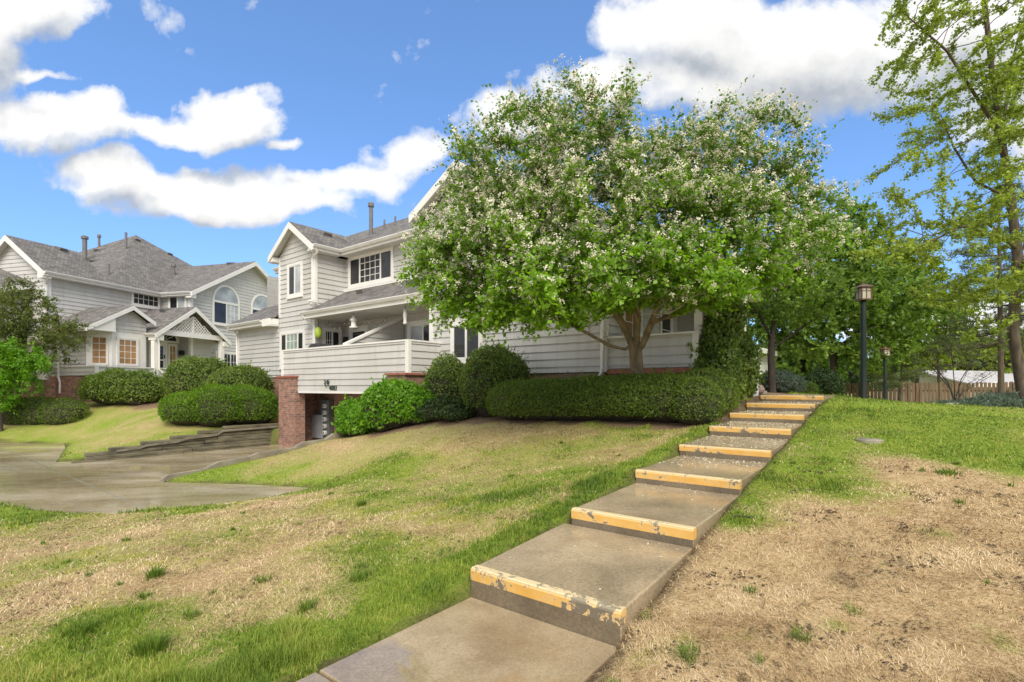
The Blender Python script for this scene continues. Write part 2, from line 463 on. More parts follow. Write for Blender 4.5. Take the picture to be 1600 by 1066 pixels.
def np_mesh(name, verts, faces, mat, parent=None, attrs=None, smooth=False, kind=None):
    """verts (n,3), faces (m,k) all of one size"""
    o0 = np.array(org_of(parent)); me = bpy.data.meshes.new(name)
    verts = np.asarray(verts, np.float32)-o0.astype(np.float32); faces = np.asarray(faces, np.int32); k = faces.shape[1]
    me.vertices.add(len(verts)); me.vertices.foreach_set('co', verts.ravel())
    me.loops.add(faces.size); me.loops.foreach_set('vertex_index', faces.ravel())
    me.polygons.add(len(faces)); me.polygons.foreach_set('loop_start', np.arange(0, faces.size, k, dtype=np.int32))
    me.polygons.foreach_set('loop_total', np.full(len(faces), k, np.int32))
    if smooth: me.polygons.foreach_set('use_smooth', np.ones(len(faces), bool))
    me.update(calc_edges=True)
    for an, arr in (attrs or {}).items():
        a = me.attributes.new(an, 'FLOAT', 'FACE'); a.data.foreach_set('value', np.asarray(arr, np.float32))
    me.materials.append(M[mat])
    o = bpy.data.objects.new(name, me); link(o, parent); ORG[o.name] = Vector(o0)
    if kind: o['kind'] = kind
    return o
# ------------------------------------------------------------------ terrain
ZD = -0.45                                            # level of the wet driveway
DRIVE = [AB(12.9, 10.6), AB(12.9, 9.0), AB(12.95, 7.6), AB(12.97, 6.0), AB(13.0, 4.35), (-7.55, 11.05),
         (-6.6, 10.95), (-5.4, 10.75), (-4.2, 10.45), (-3.75, 10.15), (-4.2, 9.75), (-4.75, 9.1), (-5.3, 8.45), (-6.3, 8.12), (-7.4, 8.25), (-9.1, 9.0),
         (-12., 9.9), (-22., 13.), (-40., 20.), (-40., 30.), (-24., 20.2), (-19.3, 18.85), (-16.3, 18.6), (-15.9, 18.2),
         (-14.2, 16.3), AB(18.45, 3.35), AB(18.15, 3.9), AB(18.15, 7.0), AB(18.1, 9.1), AB(17.5, 9.5), AB(17.4, 10.6)]
def poly_sd(x, y, poly):                              # signed distance, negative inside
    d = np.full(x.shape, 1e9); inside = np.zeros(x.shape, bool); n = len(poly)
    for i in range(n):
        (x0, y0), (x1, y1) = poly[i], poly[(i+1) % n]
        ex, ey = x1-x0, y1-y0
        t = np.clip(((x-x0)*ex+(y-y0)*ey)/(ex*ex+ey*ey), 0, 1)
        d = np.minimum(d, np.hypot(x-x0-t*ex, y-y0-t*ey))
        c = ((y0 > y) != (y1 > y)) & (x < (x1-x0)*(y-y0)/((y1-y0) if y1 != y0 else 1e-9)+x0)
        inside ^= c
    return np.where(inside, -d, d)

STEP_B = [2.93, 4.27, 5.73, 7.19, 8.56, 9.75, 10.95, 12.15]
STEP_Z = [.20, .42, .61, .78, .965, 1.13, 1.28, 1.42]
AL, AR = 2.60, 1.43
def ALb(b): return np.where(np.asarray(b) < 4.26, 2.69, 2.60)
#                                  # left and right edge of the walkway
def tread_z(b):
    b = np.asarray(b, float); z = -.02+.004*(b-2.9)
    for k, (bb, zz) in enumerate(zip(STEP_B, STEP_Z)):
        nb = STEP_B[k+1] if k < 7 else bb+12; nz = STEP_Z[k+1]-.15 if k < 7 else zz
        z = np.where(b >= bb, zz+np.clip((b-bb)/(nb-bb), 0, 1)*(max(nz, zz)-zz), z)
    return z
def ramp_z(b):                                        # smooth line through the treads
    return np.interp(b, [-8, 0, 2.0, 2.75, 4.27, 5.73, 7.19, 8.56, 9.75, 10.95, 12.15, 14, 18, 25, 35, 60],
                     [-.5, -.09, -.05, .02, .27, .50, .69, .86, 1.03, 1.20, 1.37, 1.44, 1.38, 1.0, .2, -.2])
CP = []
for b in (-8, -4, 0, 2.0, 2.9, 4.27, 5.73, 7.19, 8.56, 9.75, 10.95, 12.15, 14, 18, 25, 35, 60):
    CP += [(2.75, b, float(ramp_z(b))+.015), (1.3, b, float(ramp_z(b))+(-.11 if b > 13 else -.02 if b > 11.5 else .04 if b > 2.5 else -.01))]
for a, b, z in [(-1, 0, -.02), (-1, 4, .27), (-1, 7, .68), (-1, 10, 1.04), (-1, 13, 1.22), (-1, 15.9, 1.12),
                (-5, 0, .0), (-5, 4, .22), (-5, 8, .72), (-5, 12, 1.0), (-5, 16, 1.02), (-12, 0, .1), (-12, 8, .5), (-12, 16, .85), (-12, 28, .4), (-25, 10, .2), (-25, 40, .0),
                (4.5, -2, -.18), (4.2, .5, -.08), (6, 2.5, -.06), (8.8, -1.8, -.3), (9, .8, -.27), (6, 6, .20), (6, 4, .06), (4.5, 7, .50),
                (12.8, 1.0, -.36), (9.0, 2.9, -.33), (9.3, 5.6, -.38), (9.0, 5.1, -.34), (11, 5.2, -.40), (12.7, 4.3, -.42), (12.75, 5.0, -.33), (12.75, 5.8, -.22), (12.7, 7, -.08), (12.6, 8.2, .17), (12.4, 9.2, .25),
                (11, 8.6, .42), (10, 9, .68), (8.5, 8.5, .72), (7.4, 8.7, .82), (5, 8.7, .88), (8, 6.5, .22), (10, 7, .12), (5, 10.3, 1.05), (8, 10.4, 1.0), (11, 10.4, .8),
                (3.2, 10.4, 1.12), (5, 16, 1.4), (10, 16, 1.3), (20, 16, 1.3), (30, 16, 1.3), (40, 20, 1.2),
                (24, 5.0, -.36), (27, 2.4, -.36), (18.9, 3.6, -.36), (18.25, 4.6, -.24), (18.3, 5.2, -.14), (18.3, 6, -.02), (18.4, 7.05, .08), (18.4, 9.3, .22), (15, 12.5, -.3), (17.2, 12.5, -.3),
                (20.5, 9, .75), (21, 6, .35), (23, 7.2, .68), (26.5, 6.7, .78), (30, 5, .75), (29, 9, 1.2), (25, 10, 1.15), (22.5, 10, 1.1), (34, 3, .6), (45, 0, .4),
                (14, -3, -.5), (20, -4, -.5), (30, -4, -.5), (40, -8, -.6), (15, 0, -.42), (22, 0, -.45)]:
    CP.append((a, b, z))
CP = np.array(CP)
_xy = np.array([AB(a, b) for a, b, z in CP])/10.; _z = CP[:, 2]
def _phi(r2): return .5*r2*np.log(np.maximum(r2, 1e-12))
_n = len(_xy)
_K = _phi(((_xy[:, None]-_xy[None])**2).sum(-1))+np.eye(_n)*2e-4
_Pm = np.c_[np.ones(_n), _xy]
_S = np.linalg.solve(np.block([[_K, _Pm], [_Pm.T, np.zeros((3, 3))]]), np.r_[_z, 0, 0, 0])
def tps(x, y):
    sh = x.shape; q = np.c_[x.ravel(), y.ravel()]/10.; out = np.empty(len(q))
    for i in range(0, len(q), 20000):
        s = q[i:i+20000]
        out[i:i+20000] = _phi(((s[:, None]-_xy[None])**2).sum(-1))@_S[:_n]+_S[_n]+s@_S[_n+1:]
    return out.reshape(sh)
def to_ab(x, y):
    return -CS*x+SN*y, SN*x+CS*y
def ground_h(x, y):
    a, b = to_ab(x, y)
    r = np.hypot(x, y)
    z = np.clip(tps(x, y), -.6, 1.6)
    far = sstep(38, 60, r); z = z*(1-far)+(.0)*far
    z = z+(fbm(x*1.1, y*1.1, 3)-.5)*.07*sstep(0, 1, np.abs(a-2.)-.5)+(fbm(x*4+9, y*4, 2)-.5)*.025
    # walkway strip
    sd = np.maximum(np.maximum(a-ALb(b), AR-a), np.maximum(b-14.2, -6-b))
    k = sstep(-.10, .06, sd)
    tz = tread_z(b)
    near = sstep(.9, .05, sd)*np.where(a > 2, 1., .0)
    z = np.where((sd > 0) & (a > 2), np.maximum(z, tz+.02*near-5*(1-near)), z)
    z = z*k+(tz-.25)*(1-k)
    # driveway
    sd = poly_sd(x, y, DRIVE)
    wob = (fbm(x*2.3, y*2.3, 3)-.5)*.12*(b < 5.2)
    k = sstep(-.14, .10, sd+wob)
    zz = np.maximum(z, ZD+.035)
    zz = np.where(sd < 3, zz, z)
    z = zz*k+(ZD-.2)*(1-k)
    # level pad under the garage opening
    return z

def graded(lo, hi, f0, f1, fine, growth=1.09):
    mid = list(np.arange(f0, f1+1e-6, fine)); s = fine; x = f1; up = []
    while x < hi: s *= growth; x += s; up.append(x)
    s = fine; x = f0; dn = []
    while x > lo: s *= growth; x -= s; dn.append(x)
    return np.array(dn[::-1]+mid+up)
GX = graded(-420, 420, -19, 13, .125); GY = graded(-40, 900, -.5, 20, .125)
XX, YY = np.meshgrid(GX, GY)
ZZ = ground_h(XX, YY)
def gz(x, y):                                         # ground height by bilinear lookup
    x = np.asarray(x, float); y = np.asarray(y, float)
    i = np.clip(np.searchsorted(GX, x)-1, 0, len(GX)-2); j = np.clip(np.searchsorted(GY, y)-1, 0, len(GY)-2)
    fx = (x-GX[i])/(GX[i+1]-GX[i]); fy = (y-GY[j])/(GY[j+1]-GY[j])
    return (ZZ[j, i]*(1-fx)+ZZ[j, i+1]*fx)*(1-fy)+(ZZ[j+1, i]*(1-fx)+ZZ[j+1, i+1]*fx)*fy
def gza(a, b):
    x, y = AB(a, b); return float(gz(x, y))
def on_ground(px, py, Y):
    p = P(px, py, Y); p.z = float(gz(p.x, p.y)); return p

# masks: green grass, mulch, bare soil
BEDS = []                                             # (x, y, r) mulch discs, filled below
for a, b, r in [(10.6, 8.9, .9), (9.6, 9.4, 1.1), (8.7, 9.3, .9), (7.7, 9.1, .6), (6.6, 9.1, .5), (5.4, 9.1, .5), (4.3, 9.1, .5), (3.4, 9.0, .4), (6, 9.8, 1.), (4.5, 9.8, 1.), (3.3, 10., .75),
                (3.1, 11.4, .7), (3.2, 12.6, .9), (3.4, 14, 1.2), (19.2, 8.4, .9), (21.6, 9.4, .8), (23.3, 9.2, .9), (25.4, 8.0, 1.0), (-2.6, 16.3, .9)]:
    BEDS.append((*AB(a, b), r))
def bump_at(x, y, cx, cy, r): return np.exp(-(((x-cx)**2+(y-cy)**2)/(r*r)))
def masks(x, y):
    a, b = to_ab(x, y)
    n1 = fbm(x*.9+3, y*.9, 4); n2 = fbm(x*2.6, y*2.6+5, 3)
    # left of the walkway
    w = np.interp(b, [0, 2.2, 3.4, 5, 7, 9], [.85, .6, .42, .34, .32, .3])
    e = a-ALb(b)
    g = .30+.14*sstep(3.6, 5.5, b)*sstep(13., 9., a)+.0*x
    g = g+.8*sstep(1.5, .3, e/w+(n2-.5)*1.5+(n1-.5)*.7)*(e > -.2)
    g = g+.62*bump_at(x, y, -2.55, 2.95, .55)+.35*bump_at(x, y, -1.75, 3.35, .22)+.5*bump_at(x, y, -2.9, 3.7, .35)
    for cx, cy, r, s in [(-7.6, 8.5, 1.5, .7), (-5.0, 7.9, .7, .4), (-1.6, 4.9, .5, .35), (-.1, 6.2, .8, .4), (-1.3, 7.0, 1.0, .32), (.8, 7.0, .6, .4), (-3.2, 5.6, .6, .22), (-2.2, 9.2, 1.0, .35), (-3.4, 9.4, .9, .4),
                       (-.9, 4.3, .6, .35), (-4.2, 4.9, .8, .2), (1.2, 8.4, .7, .25), (-5, 11.6, .8, .4), (-6.8, 11.6, .8, .45)]:
        g = g+s*bump_at(x, y, cx, cy, r)
    sd = poly_sd(x, y, DRIVE)
    g = g+.45*np.exp(-np.maximum(sd, 0)/.28)*(b > 2.5)
    g = np.where((a > 17.8) & (b > 2.5), .50+.22*np.exp(-np.maximum(sd, 0)/.5), g)
    # right of the walkway
    b0 = np.minimum(5.3+.62*(AR-a), 7.6)
    gr = .03+.82*sstep(-.35, 1.3, b-b0+(n1-.5)*2.6)
    gr = gr-.16*sstep(-.5, -4, a)-.25*bump_at(a, b, .3, 7.4, .35)
    gr = gr+.5*bump_at(a, b, 1.3, 5.0, .35)+.35*bump_at(x, y, 2.0, 4.55, .25)
    for tx, ty, r in [(1.03, 3.02, .14), (3.35, 4.0, .16), (1.35, 2.95, .12), (1.9, 3.0, .10), (.72, 2.9, .18), (2.62, 2.75, .13), (4.6, 4.4, .2), (2.6, 3.6, .08)]:
        gr = gr+.5*bump_at(x, y, tx, ty, r)
    g = np.where(a < 2.0, gr, g)
    g = np.clip(g+(n1-.5)*.55*np.where(g > .1, 1, .4)+(n2-.5)*.3*np.where(g > .1, 1, .3), 0, 1)
    m = np.zeros_like(x)
    for cx, cy, r in BEDS:
        m = np.maximum(m, sstep(1.12, .85, np.hypot(x-cx, y-cy)/r+(n2-.5)*.35))
    m = np.where((b > 9.4) & (a > 2.6) & (a < 11.2) & (b < 20), 1, m)
    sdw = np.maximum(a-ALb(b), AR-a)
    s = sstep(.16, .02, np.abs(sdw)+(n2-.5)*.12)*(b < 13)*.8
    s = np.maximum(s, sstep(.16, .03, np.abs(sd))*.8)
    # worn spots in the dead lawn
    for cx, cy, r in [(2.55, 3.95, .11), (2.75, 3.65, .07), (2.25, 3.45, .10), (3.7, 3.55, .15), (3.25, 3.3, .08), (3.15, 2.55, .07)]:
        s = np.maximum(s, np.clip(1.1*bump_at(x, y, cx, cy, r*.8)*(.2+1.2*n2), 0, .6))
    return g, m, np.clip(s, 0, 1)

def build_ground():
    ny, nx = XX.shape
    v = np.c_[XX.ravel(), YY.ravel(), ZZ.ravel()]
    idx = np.arange(nx*ny).reshape(ny, nx)
    f = np.c_[idx[:-1, :-1].ravel(), idx[:-1, 1:].ravel(), idx[1:, 1:].ravel(), idx[1:, :-1].ravel()]
    o = np_mesh('ground', v, f, 'lawn_ground', smooth=True, kind='structure')
    g, m, s = masks(XX, YY)
    a = o.data.attributes.new('mask', 'FLOAT_COLOR', 'POINT')
    a.data.foreach_set('color', np.c_[g.ravel(), m.ravel(), s.ravel(), np.ones(g.size)].astype(np.float32).ravel())
build_ground()

mb = MB()
mb.face([Vector((x, y, ZD)) for x, y in DRIVE])
dr = mb.build('driveway', 'wet_drive'); dr['kind'] = 'structure'

# ------------------------------------------------------------------ stepped walkway
def build_walkway():
    rt = root('stepped_walkway', A(2.0, STEP_B[0], 0), 'wet concrete garden walkway of long steps with chipped yellow edges', 'steps')
    def slab(b0, b1, z0, z1, name, mat='concrete'):
        mb = MB(); AL = float(ALb(b0))
        mb.box8([A(AL, b0, -.6), A(AR, b0, -.6), A(AR, b1, -.6), A(AL, b1, -.6), A(AL, b0, z0), A(AR, b0, z0), A(AR, b1, z1), A(AL, b1, z1)])
        return mb.build(name, mat, rt, bevel=.012)
    slab(-6, 1.62, -.045, -.025, 'path_slab', 'pad_concrete')
    slab(1.635, STEP_B[0]-.002, -.025, -.02, 'path_slab', 'pad_concrete')
    for k in range(8):
        b0 = STEP_B[k]; b1 = STEP_B[k+1]-.002 if k < 7 else b0+2; AL = float(ALb(b0))
        z0 = STEP_Z[k]; z1 = max(STEP_Z[k+1]-.15, z0) if k < 7 else z0
        st = slab(b0, b1, z0, z1, 'step')
        w = .075; h = .09 if k < 3 else .08
        mb = MB()
        e = .004
        # painted edge wraps the nose of the step, rounded
        prof = [(b0-e, z0-h), (b0-e, z0-.018), (b0+.004, z0-.003), (b0+.016, z0+e), (b0+w, z0+e)]
        na = 40
        for i in range(na):
            a0 = AL+.003-(AL-AR+.006)*i/na; a1 = AL+.003-(AL-AR+.006)*(i+1)/na
            r0 = random.uniform(-.004, .004)
            for (p, q) in zip(prof, prof[1:]):
                mb.face([A(a0, p[0], p[1]), A(a1, p[0], p[1]), A(a1, q[0], q[1]), A(a0, q[0], q[1])])
        for aa in (AL+.003, AR-.003):
            mb.face([A(aa, b, z) for b, z in prof]+[A(aa, b0+w, z0-h)])
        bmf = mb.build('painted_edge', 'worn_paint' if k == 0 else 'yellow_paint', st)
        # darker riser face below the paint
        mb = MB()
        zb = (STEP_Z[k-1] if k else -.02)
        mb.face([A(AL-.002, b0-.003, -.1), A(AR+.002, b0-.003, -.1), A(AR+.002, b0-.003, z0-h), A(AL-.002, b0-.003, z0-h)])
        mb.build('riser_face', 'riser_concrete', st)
build_walkway()

# ------------------------------------------------------------------ retaining walls
def build_retaining():
    rt = root('timber_retaining_wall', A(18.1, 6, ZD), 'stepped weathered timber retaining wall beside the driveway, below the round juniper', 'retaining wall')
    # back tier: courses of timbers along v, stepping up towards the garage
    def timber(a, b0, b1, z0, z1, w, name='timber_course', mat='timber', db=None):
        mb = MB(); j = lambda: random.uniform(-.012, .012)
        F = lambda u, v, z: A(a+u, v, z)
        n = max(1, int((b1-b0)/1.8)); 
        for i in range(n):
            c0 = b0+(b1-b0)*i/n+.006; c1 = b0+(b1-b0)*(i+1)/n-.006; jj = j(); jz = j()*.6
            mb.box(F, jj, w+jj, c0, c1, z0+jz, z1+jz)
        return mb.build(name, mat, rt, bevel=.018)
    zc = ZD-.1
    for k in range(8):
        z0 = zc+k*.105; z1 = z0+.1
        bs = 3.9+max(0, k-2.3)*.78
        if bs < 9.2: timber(18.02+.012*k, bs, 9.45, z0, z1, .2)
    # sloped caps
    tops = [(4.6, -.22), (5.15, -.19), (5.35, -.12), (6.15, -.08), (6.45, .0), (7.3, .05), (7.5, .17), (9.4, .20)]
    mb = MB()
    for (b0, z0), (b1, z1) in zip(tops, tops[1:]):
        mb.box8([A(18.0, b0, z0-.05), A(18.26, b0, z0-.05), A(18.26, b1, z1-.05), A(18.0, b1, z1-.05), A(18.0, b0, z0), A(18.26, b0, z0), A(18.26, b1, z1), A(18.0, b1, z1)])
    mb.build('cap_board', 'timber_top', rt)
    # low front tier
    for k in range(2):
        z0 = ZD-.06+k*.1
        timber(17.72+.02*k, 3.55+.5*k, 8.9, z0, z0+.095, .17, 'edging_timber')
    rt = root('concrete_curb', A(12.95, 6, ZD), 'thin concrete curb with sloping jogs between lawn and driveway', 'curb')
    tops = [(4.08, -.42), (4.22, -.33), (4.95, -.29), (5.25, -.16), (5.95, -.12), (6.15, -.04), (7.1, .0), (7.35, .13), (8.0, .16), (8.25, .29), (9.15, .31)]
    mb = MB(); al = lambda b: float(np.interp(b, [4, 6.3, 7.6, 9.2], [12.98, 12.95, 12.92, 12.88]))
    for (b0, z0), (b1, z1) in zip(tops, tops[1:]):
        a0, a1 = al(b0), al(b1)
        mb.box8([A(a0, b0, ZD-.3), A(a0-.12, b0, ZD-.3), A(a1-.12, b1, ZD-.3), A(a1, b1, ZD-.3), A(a0, b0, z0), A(a0-.12, b0, z0), A(a1-.12, b1, z1), A(a1, b1, z1)])
    mb.build('curb_wall', 'curb', rt)
build_retaining()
# ------------------------------------------------------------------ house pieces
def clip_z(poly, z0, z1):
    def half(ps, z, keep_above):
        out = []
        for i in range(len(ps)):
            p, q = ps[i], ps[(i+1) % len(ps)]
            ip = (p[1] >= z) if keep_above else (p[1] <= z); iq = (q[1] >= z) if keep_above else (q[1] <= z)
            if ip: out.append(p)
            if ip != iq:
                t = (z-p[1])/(q[1]-p[1]); out.append((p[0]+t*(q[0]-p[0]), z))
        return out
    ps = half(poly, z0, True)
    return half(ps, z1, False) if len(ps) > 2 else []
def siding(mb, W, poly, h=.19, lip=.026, ref=0.):
    """lapped boards: each course leans out at its lower edge"""
    zlo = min(p[1] for p in poly); zhi = max(p[1] for p in poly)
    k = math.floor((zlo-ref)/h)
    while ref+k*h < zhi-1e-4:
        z0, z1 = max(ref+k*h, zlo), min(ref+(k+1)*h, zhi)
        c = clip_z(poly, z0, z1)
        if len(c) > 2:
            zb = ref+k*h
            o = lambda z: lip*(1-(z-zb)/h)
            mb.face([W(s, z, o(z)) for s, z in c])
            bs = [p for p in c if abs(p[1]-z0) < 1e-6]
            if len(bs) >= 2:
                s0 = min(p[0] for p in bs); s1 = max(p[0] for p in bs)
                mb.face([W(s0, z0, -.004), W(s1, z0, -.004), W(s1, z0, o(z0)), W(s0, z0, o(z0))])
        k += 1
def flat(mb, W, poly, o=0.):
    mb.face([W(s, z, o) for s, z in poly])
def wbox(mb, W, s0, s1, z0, z1, o0, o1):
    mb.box8([W(s0, z0, o0), W(s1, z0, o0), W(s1, z0, o1), W(s0, z0, o1), W(s0, z1, o0), W(s1, z1, o0), W(s1, z1, o1), W(s0, z1, o1)])
def window(parent, W, s0, s1, z0, z1, secs, cas=.10, name='window', sill=True, o=.0):
    """secs: (from, to, columns, rows, glass) in fractions of the width"""
    mb = MB()
    wbox(mb, W, s0, s0+cas, z0, z1, o-.02, o+.06); wbox(mb, W, s1-cas, s1, z0, z1, o-.02, o+.06)
    wbox(mb, W, s0+cas, s1-cas, z1-cas, z1, o-.02, o+.058); wbox(mb, W, s0+cas, s1-cas, z0, z0+cas, o-.02, o+.058)
    if sill: wbox(mb, W, s0-.02, s1+.02, z0-.05, z0-.002, o-.02, o+.085)
    a0, a1, b0, b1 = s0+cas, s1-cas, z0+cas, z1-cas
    panes = []
    for f0, f1, nc, nr, gl in secs:
        p0 = a0+(a1-a0)*f0; p1 = a0+(a1-a0)*f1
        fr = .035
        wbox(mb, W, p0, p0+fr, b0, b1, o, o+.05); wbox(mb, W, p1-fr, p1, b0, b1, o, o+.05)
        wbox(mb, W, p0+fr, p1-fr, b0, b0+fr, o, o+.049); wbox(mb, W, p0+fr, p1-fr, b1-fr, b1, o, o+.049)
        for i in range(1, nc):
            c = p0+(p1-p0)*i/nc; wbox(mb, W, c-.011, c+.011, b0+fr, b1-fr, o, o+.043)
        for j in range(1, nr):
            c = b0+(b1-b0)*j/nr; wbox(mb, W, p0+fr, p1-fr, c-.011, c+.011, o, o+.042)
        panes.append((p0, p1, gl))
    w = mb.build(name, 'trim', parent)
    for p0, p1, gl in panes:
        m2 = MB(); wbox(m2, W, p0+.005, p1-.005, b0+.005, b1-.005, o+.015, o+.032)
        m2.build('blind' if gl == 'pale_glass' else 'curtain' if gl == 'curtain_glass' else 'pane', gl, w)
    return w
def door(parent, W, s0, s1, z0, z1, o=0., lites=None, glass='dark_glass', hside=1):
    mb = MB(); c = .10
    wbox(mb, W, s0-c, s0, z0, z1+c, o-.02, o+.06); wbox(mb, W, s1, s1+c, z0, z1+c, o-.02, o+.06); wbox(mb, W, s0, s1, z1, z1+c, o-.02, o+.058)
    st = .11
    wbox(mb, W, s0, s0+st, z0, z1, o, o+.04); wbox(mb, W, s1-st, s1, z0, z1, o, o+.04)
    for za, zb in ((z0, z0+.2), (z0+.78, z0+.86), (z1-st, z1)): wbox(mb, W, s0+st, s1-st, za, zb, o, o+.039)
    d = mb.build('door', 'trim', parent)
    m2 = MB(); wbox(m2, W, s0+st, s1-st, z0+.2, z1-st, o+.01, o+.025); m2.build('pane', glass, d)
    m2 = MB(); sx = s1-.06 if hside > 0 else s0+.06
    wbox(m2, W, sx-.02, sx+.02, z0+.9, z0+1.08, o+.04, o+.07); m2.build('handle', 'black_metal', d)
    return d
def arch_window(parent, W, s0, s1, z0, zt, low=True, split=.5):
    """half-round fan over a two-light window"""
    c = (s0+s1)/2; r = (s1-s0)/2; n = 24
    mb = MB()
    for i in range(n):
        t0, t1 = math.pi*i/n, math.pi*(i+1)/n
        for (ra, rb, oa, ob) in ((r-.11, r, -.02, .06),):
            pts = []
            for oo in (oa, ob):
                for (rr, tt) in ((ra, t0), (rb, t0), (rb, t1), (ra, t1)):
                    pts.append(W(c+rr*math.cos(tt), zt+rr*math.sin(tt), oo))
            mb.box8(pts)
    wbox(mb, W, s0, s1, zt-.11, zt, -.02, .059)
    if low:
        wbox(mb, W, s0, s0+.1, z0, zt-.11, -.02, .06); wbox(mb, W, s1-.1, s1, z0, zt-.11, -.02, .06); wbox(mb, W, s0+.1, s1-.1, z0, z0+.1, -.02, .058)
        wbox(mb, W, s0-.03, s1+.03, z0-.06, z0-.002, -.02, .09)
        wbox(mb, W, c-.035, c+.035, z0+.1, zt-.11, .0, .05)
        for j in range(1, 4):
            zz = z0+.1+(zt-.21-z0)*j/4; wbox(mb, W, c+.035, s1-.1, zz-.01, zz+.01, .0, .043)
        for j in range(1, 3):
            ss = c+.035+(s1-.1-c-.035)*j/3; wbox(mb, W, ss-.01, ss+.01, z0+.1, zt-.11, .0, .044)
    w = mb.build('arched_window', 'trim', parent)
    m2 = MB()
    pts = [(c+(r-.10)*math.cos(math.pi*i/n), zt+(r-.10)*math.sin(math.pi*i/n)) for i in range(n+1)]
    m2.slab([W(s, z, .012) for s, z in pts], W(c, zt, .03)-W(c, zt, .012)); m2.build('fan_pane', 'pale_glass', w)
    if low:
        m2 = MB(); wbox(m2, W, s0+.08, c-.02, z0+.08, zt-.1, .012, .03); m2.build('pane', 'dark_glass', w)
        m2 = MB(); wbox(m2, W, c+.02, s1-.08, z0+.08, zt-.1, .012, .03); m2.build('blind', 'pale_glass', w)
    return w
class Roofs:
    """collects shingle planes, white fascia boards, soffits and gutters"""
    def __init__(s, parent): s.p = parent; s.bits = []
    def plane(s, pts, th=.06):
        mb = MB(); mb.slab(pts, (0, 0, -th)); o = mb.build('roof', 'shingle', s.p); return o
    def soffit(s, pts):
        mb = MB(); mb.slab(pts, (0, 0, -.03)); mb.build('soffit', 'soffit', s.p)
    def fascia(s, p, q, n, h=.22, t=.035, drop=.03):
        mb = MB(); d = Vector((0, 0, -drop)); mb.board(Vector(p)+d, Vector(q)+d, n, h, t); mb.build('fascia', 'trim', s.p)
    def gutter(s, p, q, n):
        p, q = Vector(p), Vector(q); n = Vector(n).normalized()
        mb = MB(); k = n*.036; z = lambda v: Vector((0, 0, v))
        prof = [(.0, -.14), (.07, -.14), (.115, -.06), (.115, -.03), (.10, -.03), (.10, -.05), (.0, -.05)]
        a = [p+k+n*u+z(v) for u, v in prof]; b = [q+k+n*u+z(v) for u, v in prof]
        m = len(prof)
        for i in range(m):
            j = (i+1) % m; mb.face([a[i], a[j], b[j], b[i]])
        mb.face(a[::-1]); mb.face(b)
        mb.build('gutter', 'gutter', s.p)
def downspout(parent, pts):
    mb = MB(); mb.tube(pts, .045, 4); mb.build('downspout', 'trim', parent)
def vent_pipe(parent, base, h, r=.07, cap=True):
    mb = MB(); b = Vector(base)
    prof = [(r, -.4), (r, h)]+([(r*1.55, h), (r*1.55, h+.14), (r*.6, h+.2)] if cap else [])
    mb.lathe(b, prof, 14); mb.build('chimney_pipe' if h > .6 else 'vent_pipe', 'vent_metal', parent)
def roof_vent(parent, base, u, v, n):
    """low hood on a roof plane: u along the slope's horizontal, v up the slope, n its normal"""
    b = Vector(base); u, v, n = (Vector(q).normalized() for q in (u, v, n))
    mb = MB()
    mb.box8([b-u*.2-v*.2, b+u*.2-v*.2, b+u*.2+v*.2, b-u*.2+v*.2, b-u*.17-v*.2+n*.14, b+u*.17-v*.2+n*.14, b+u*.17+v*.15+n*.03, b-u*.17+v*.15+n*.03])
    mb.build('roof_vent', 'vent_metal', parent)

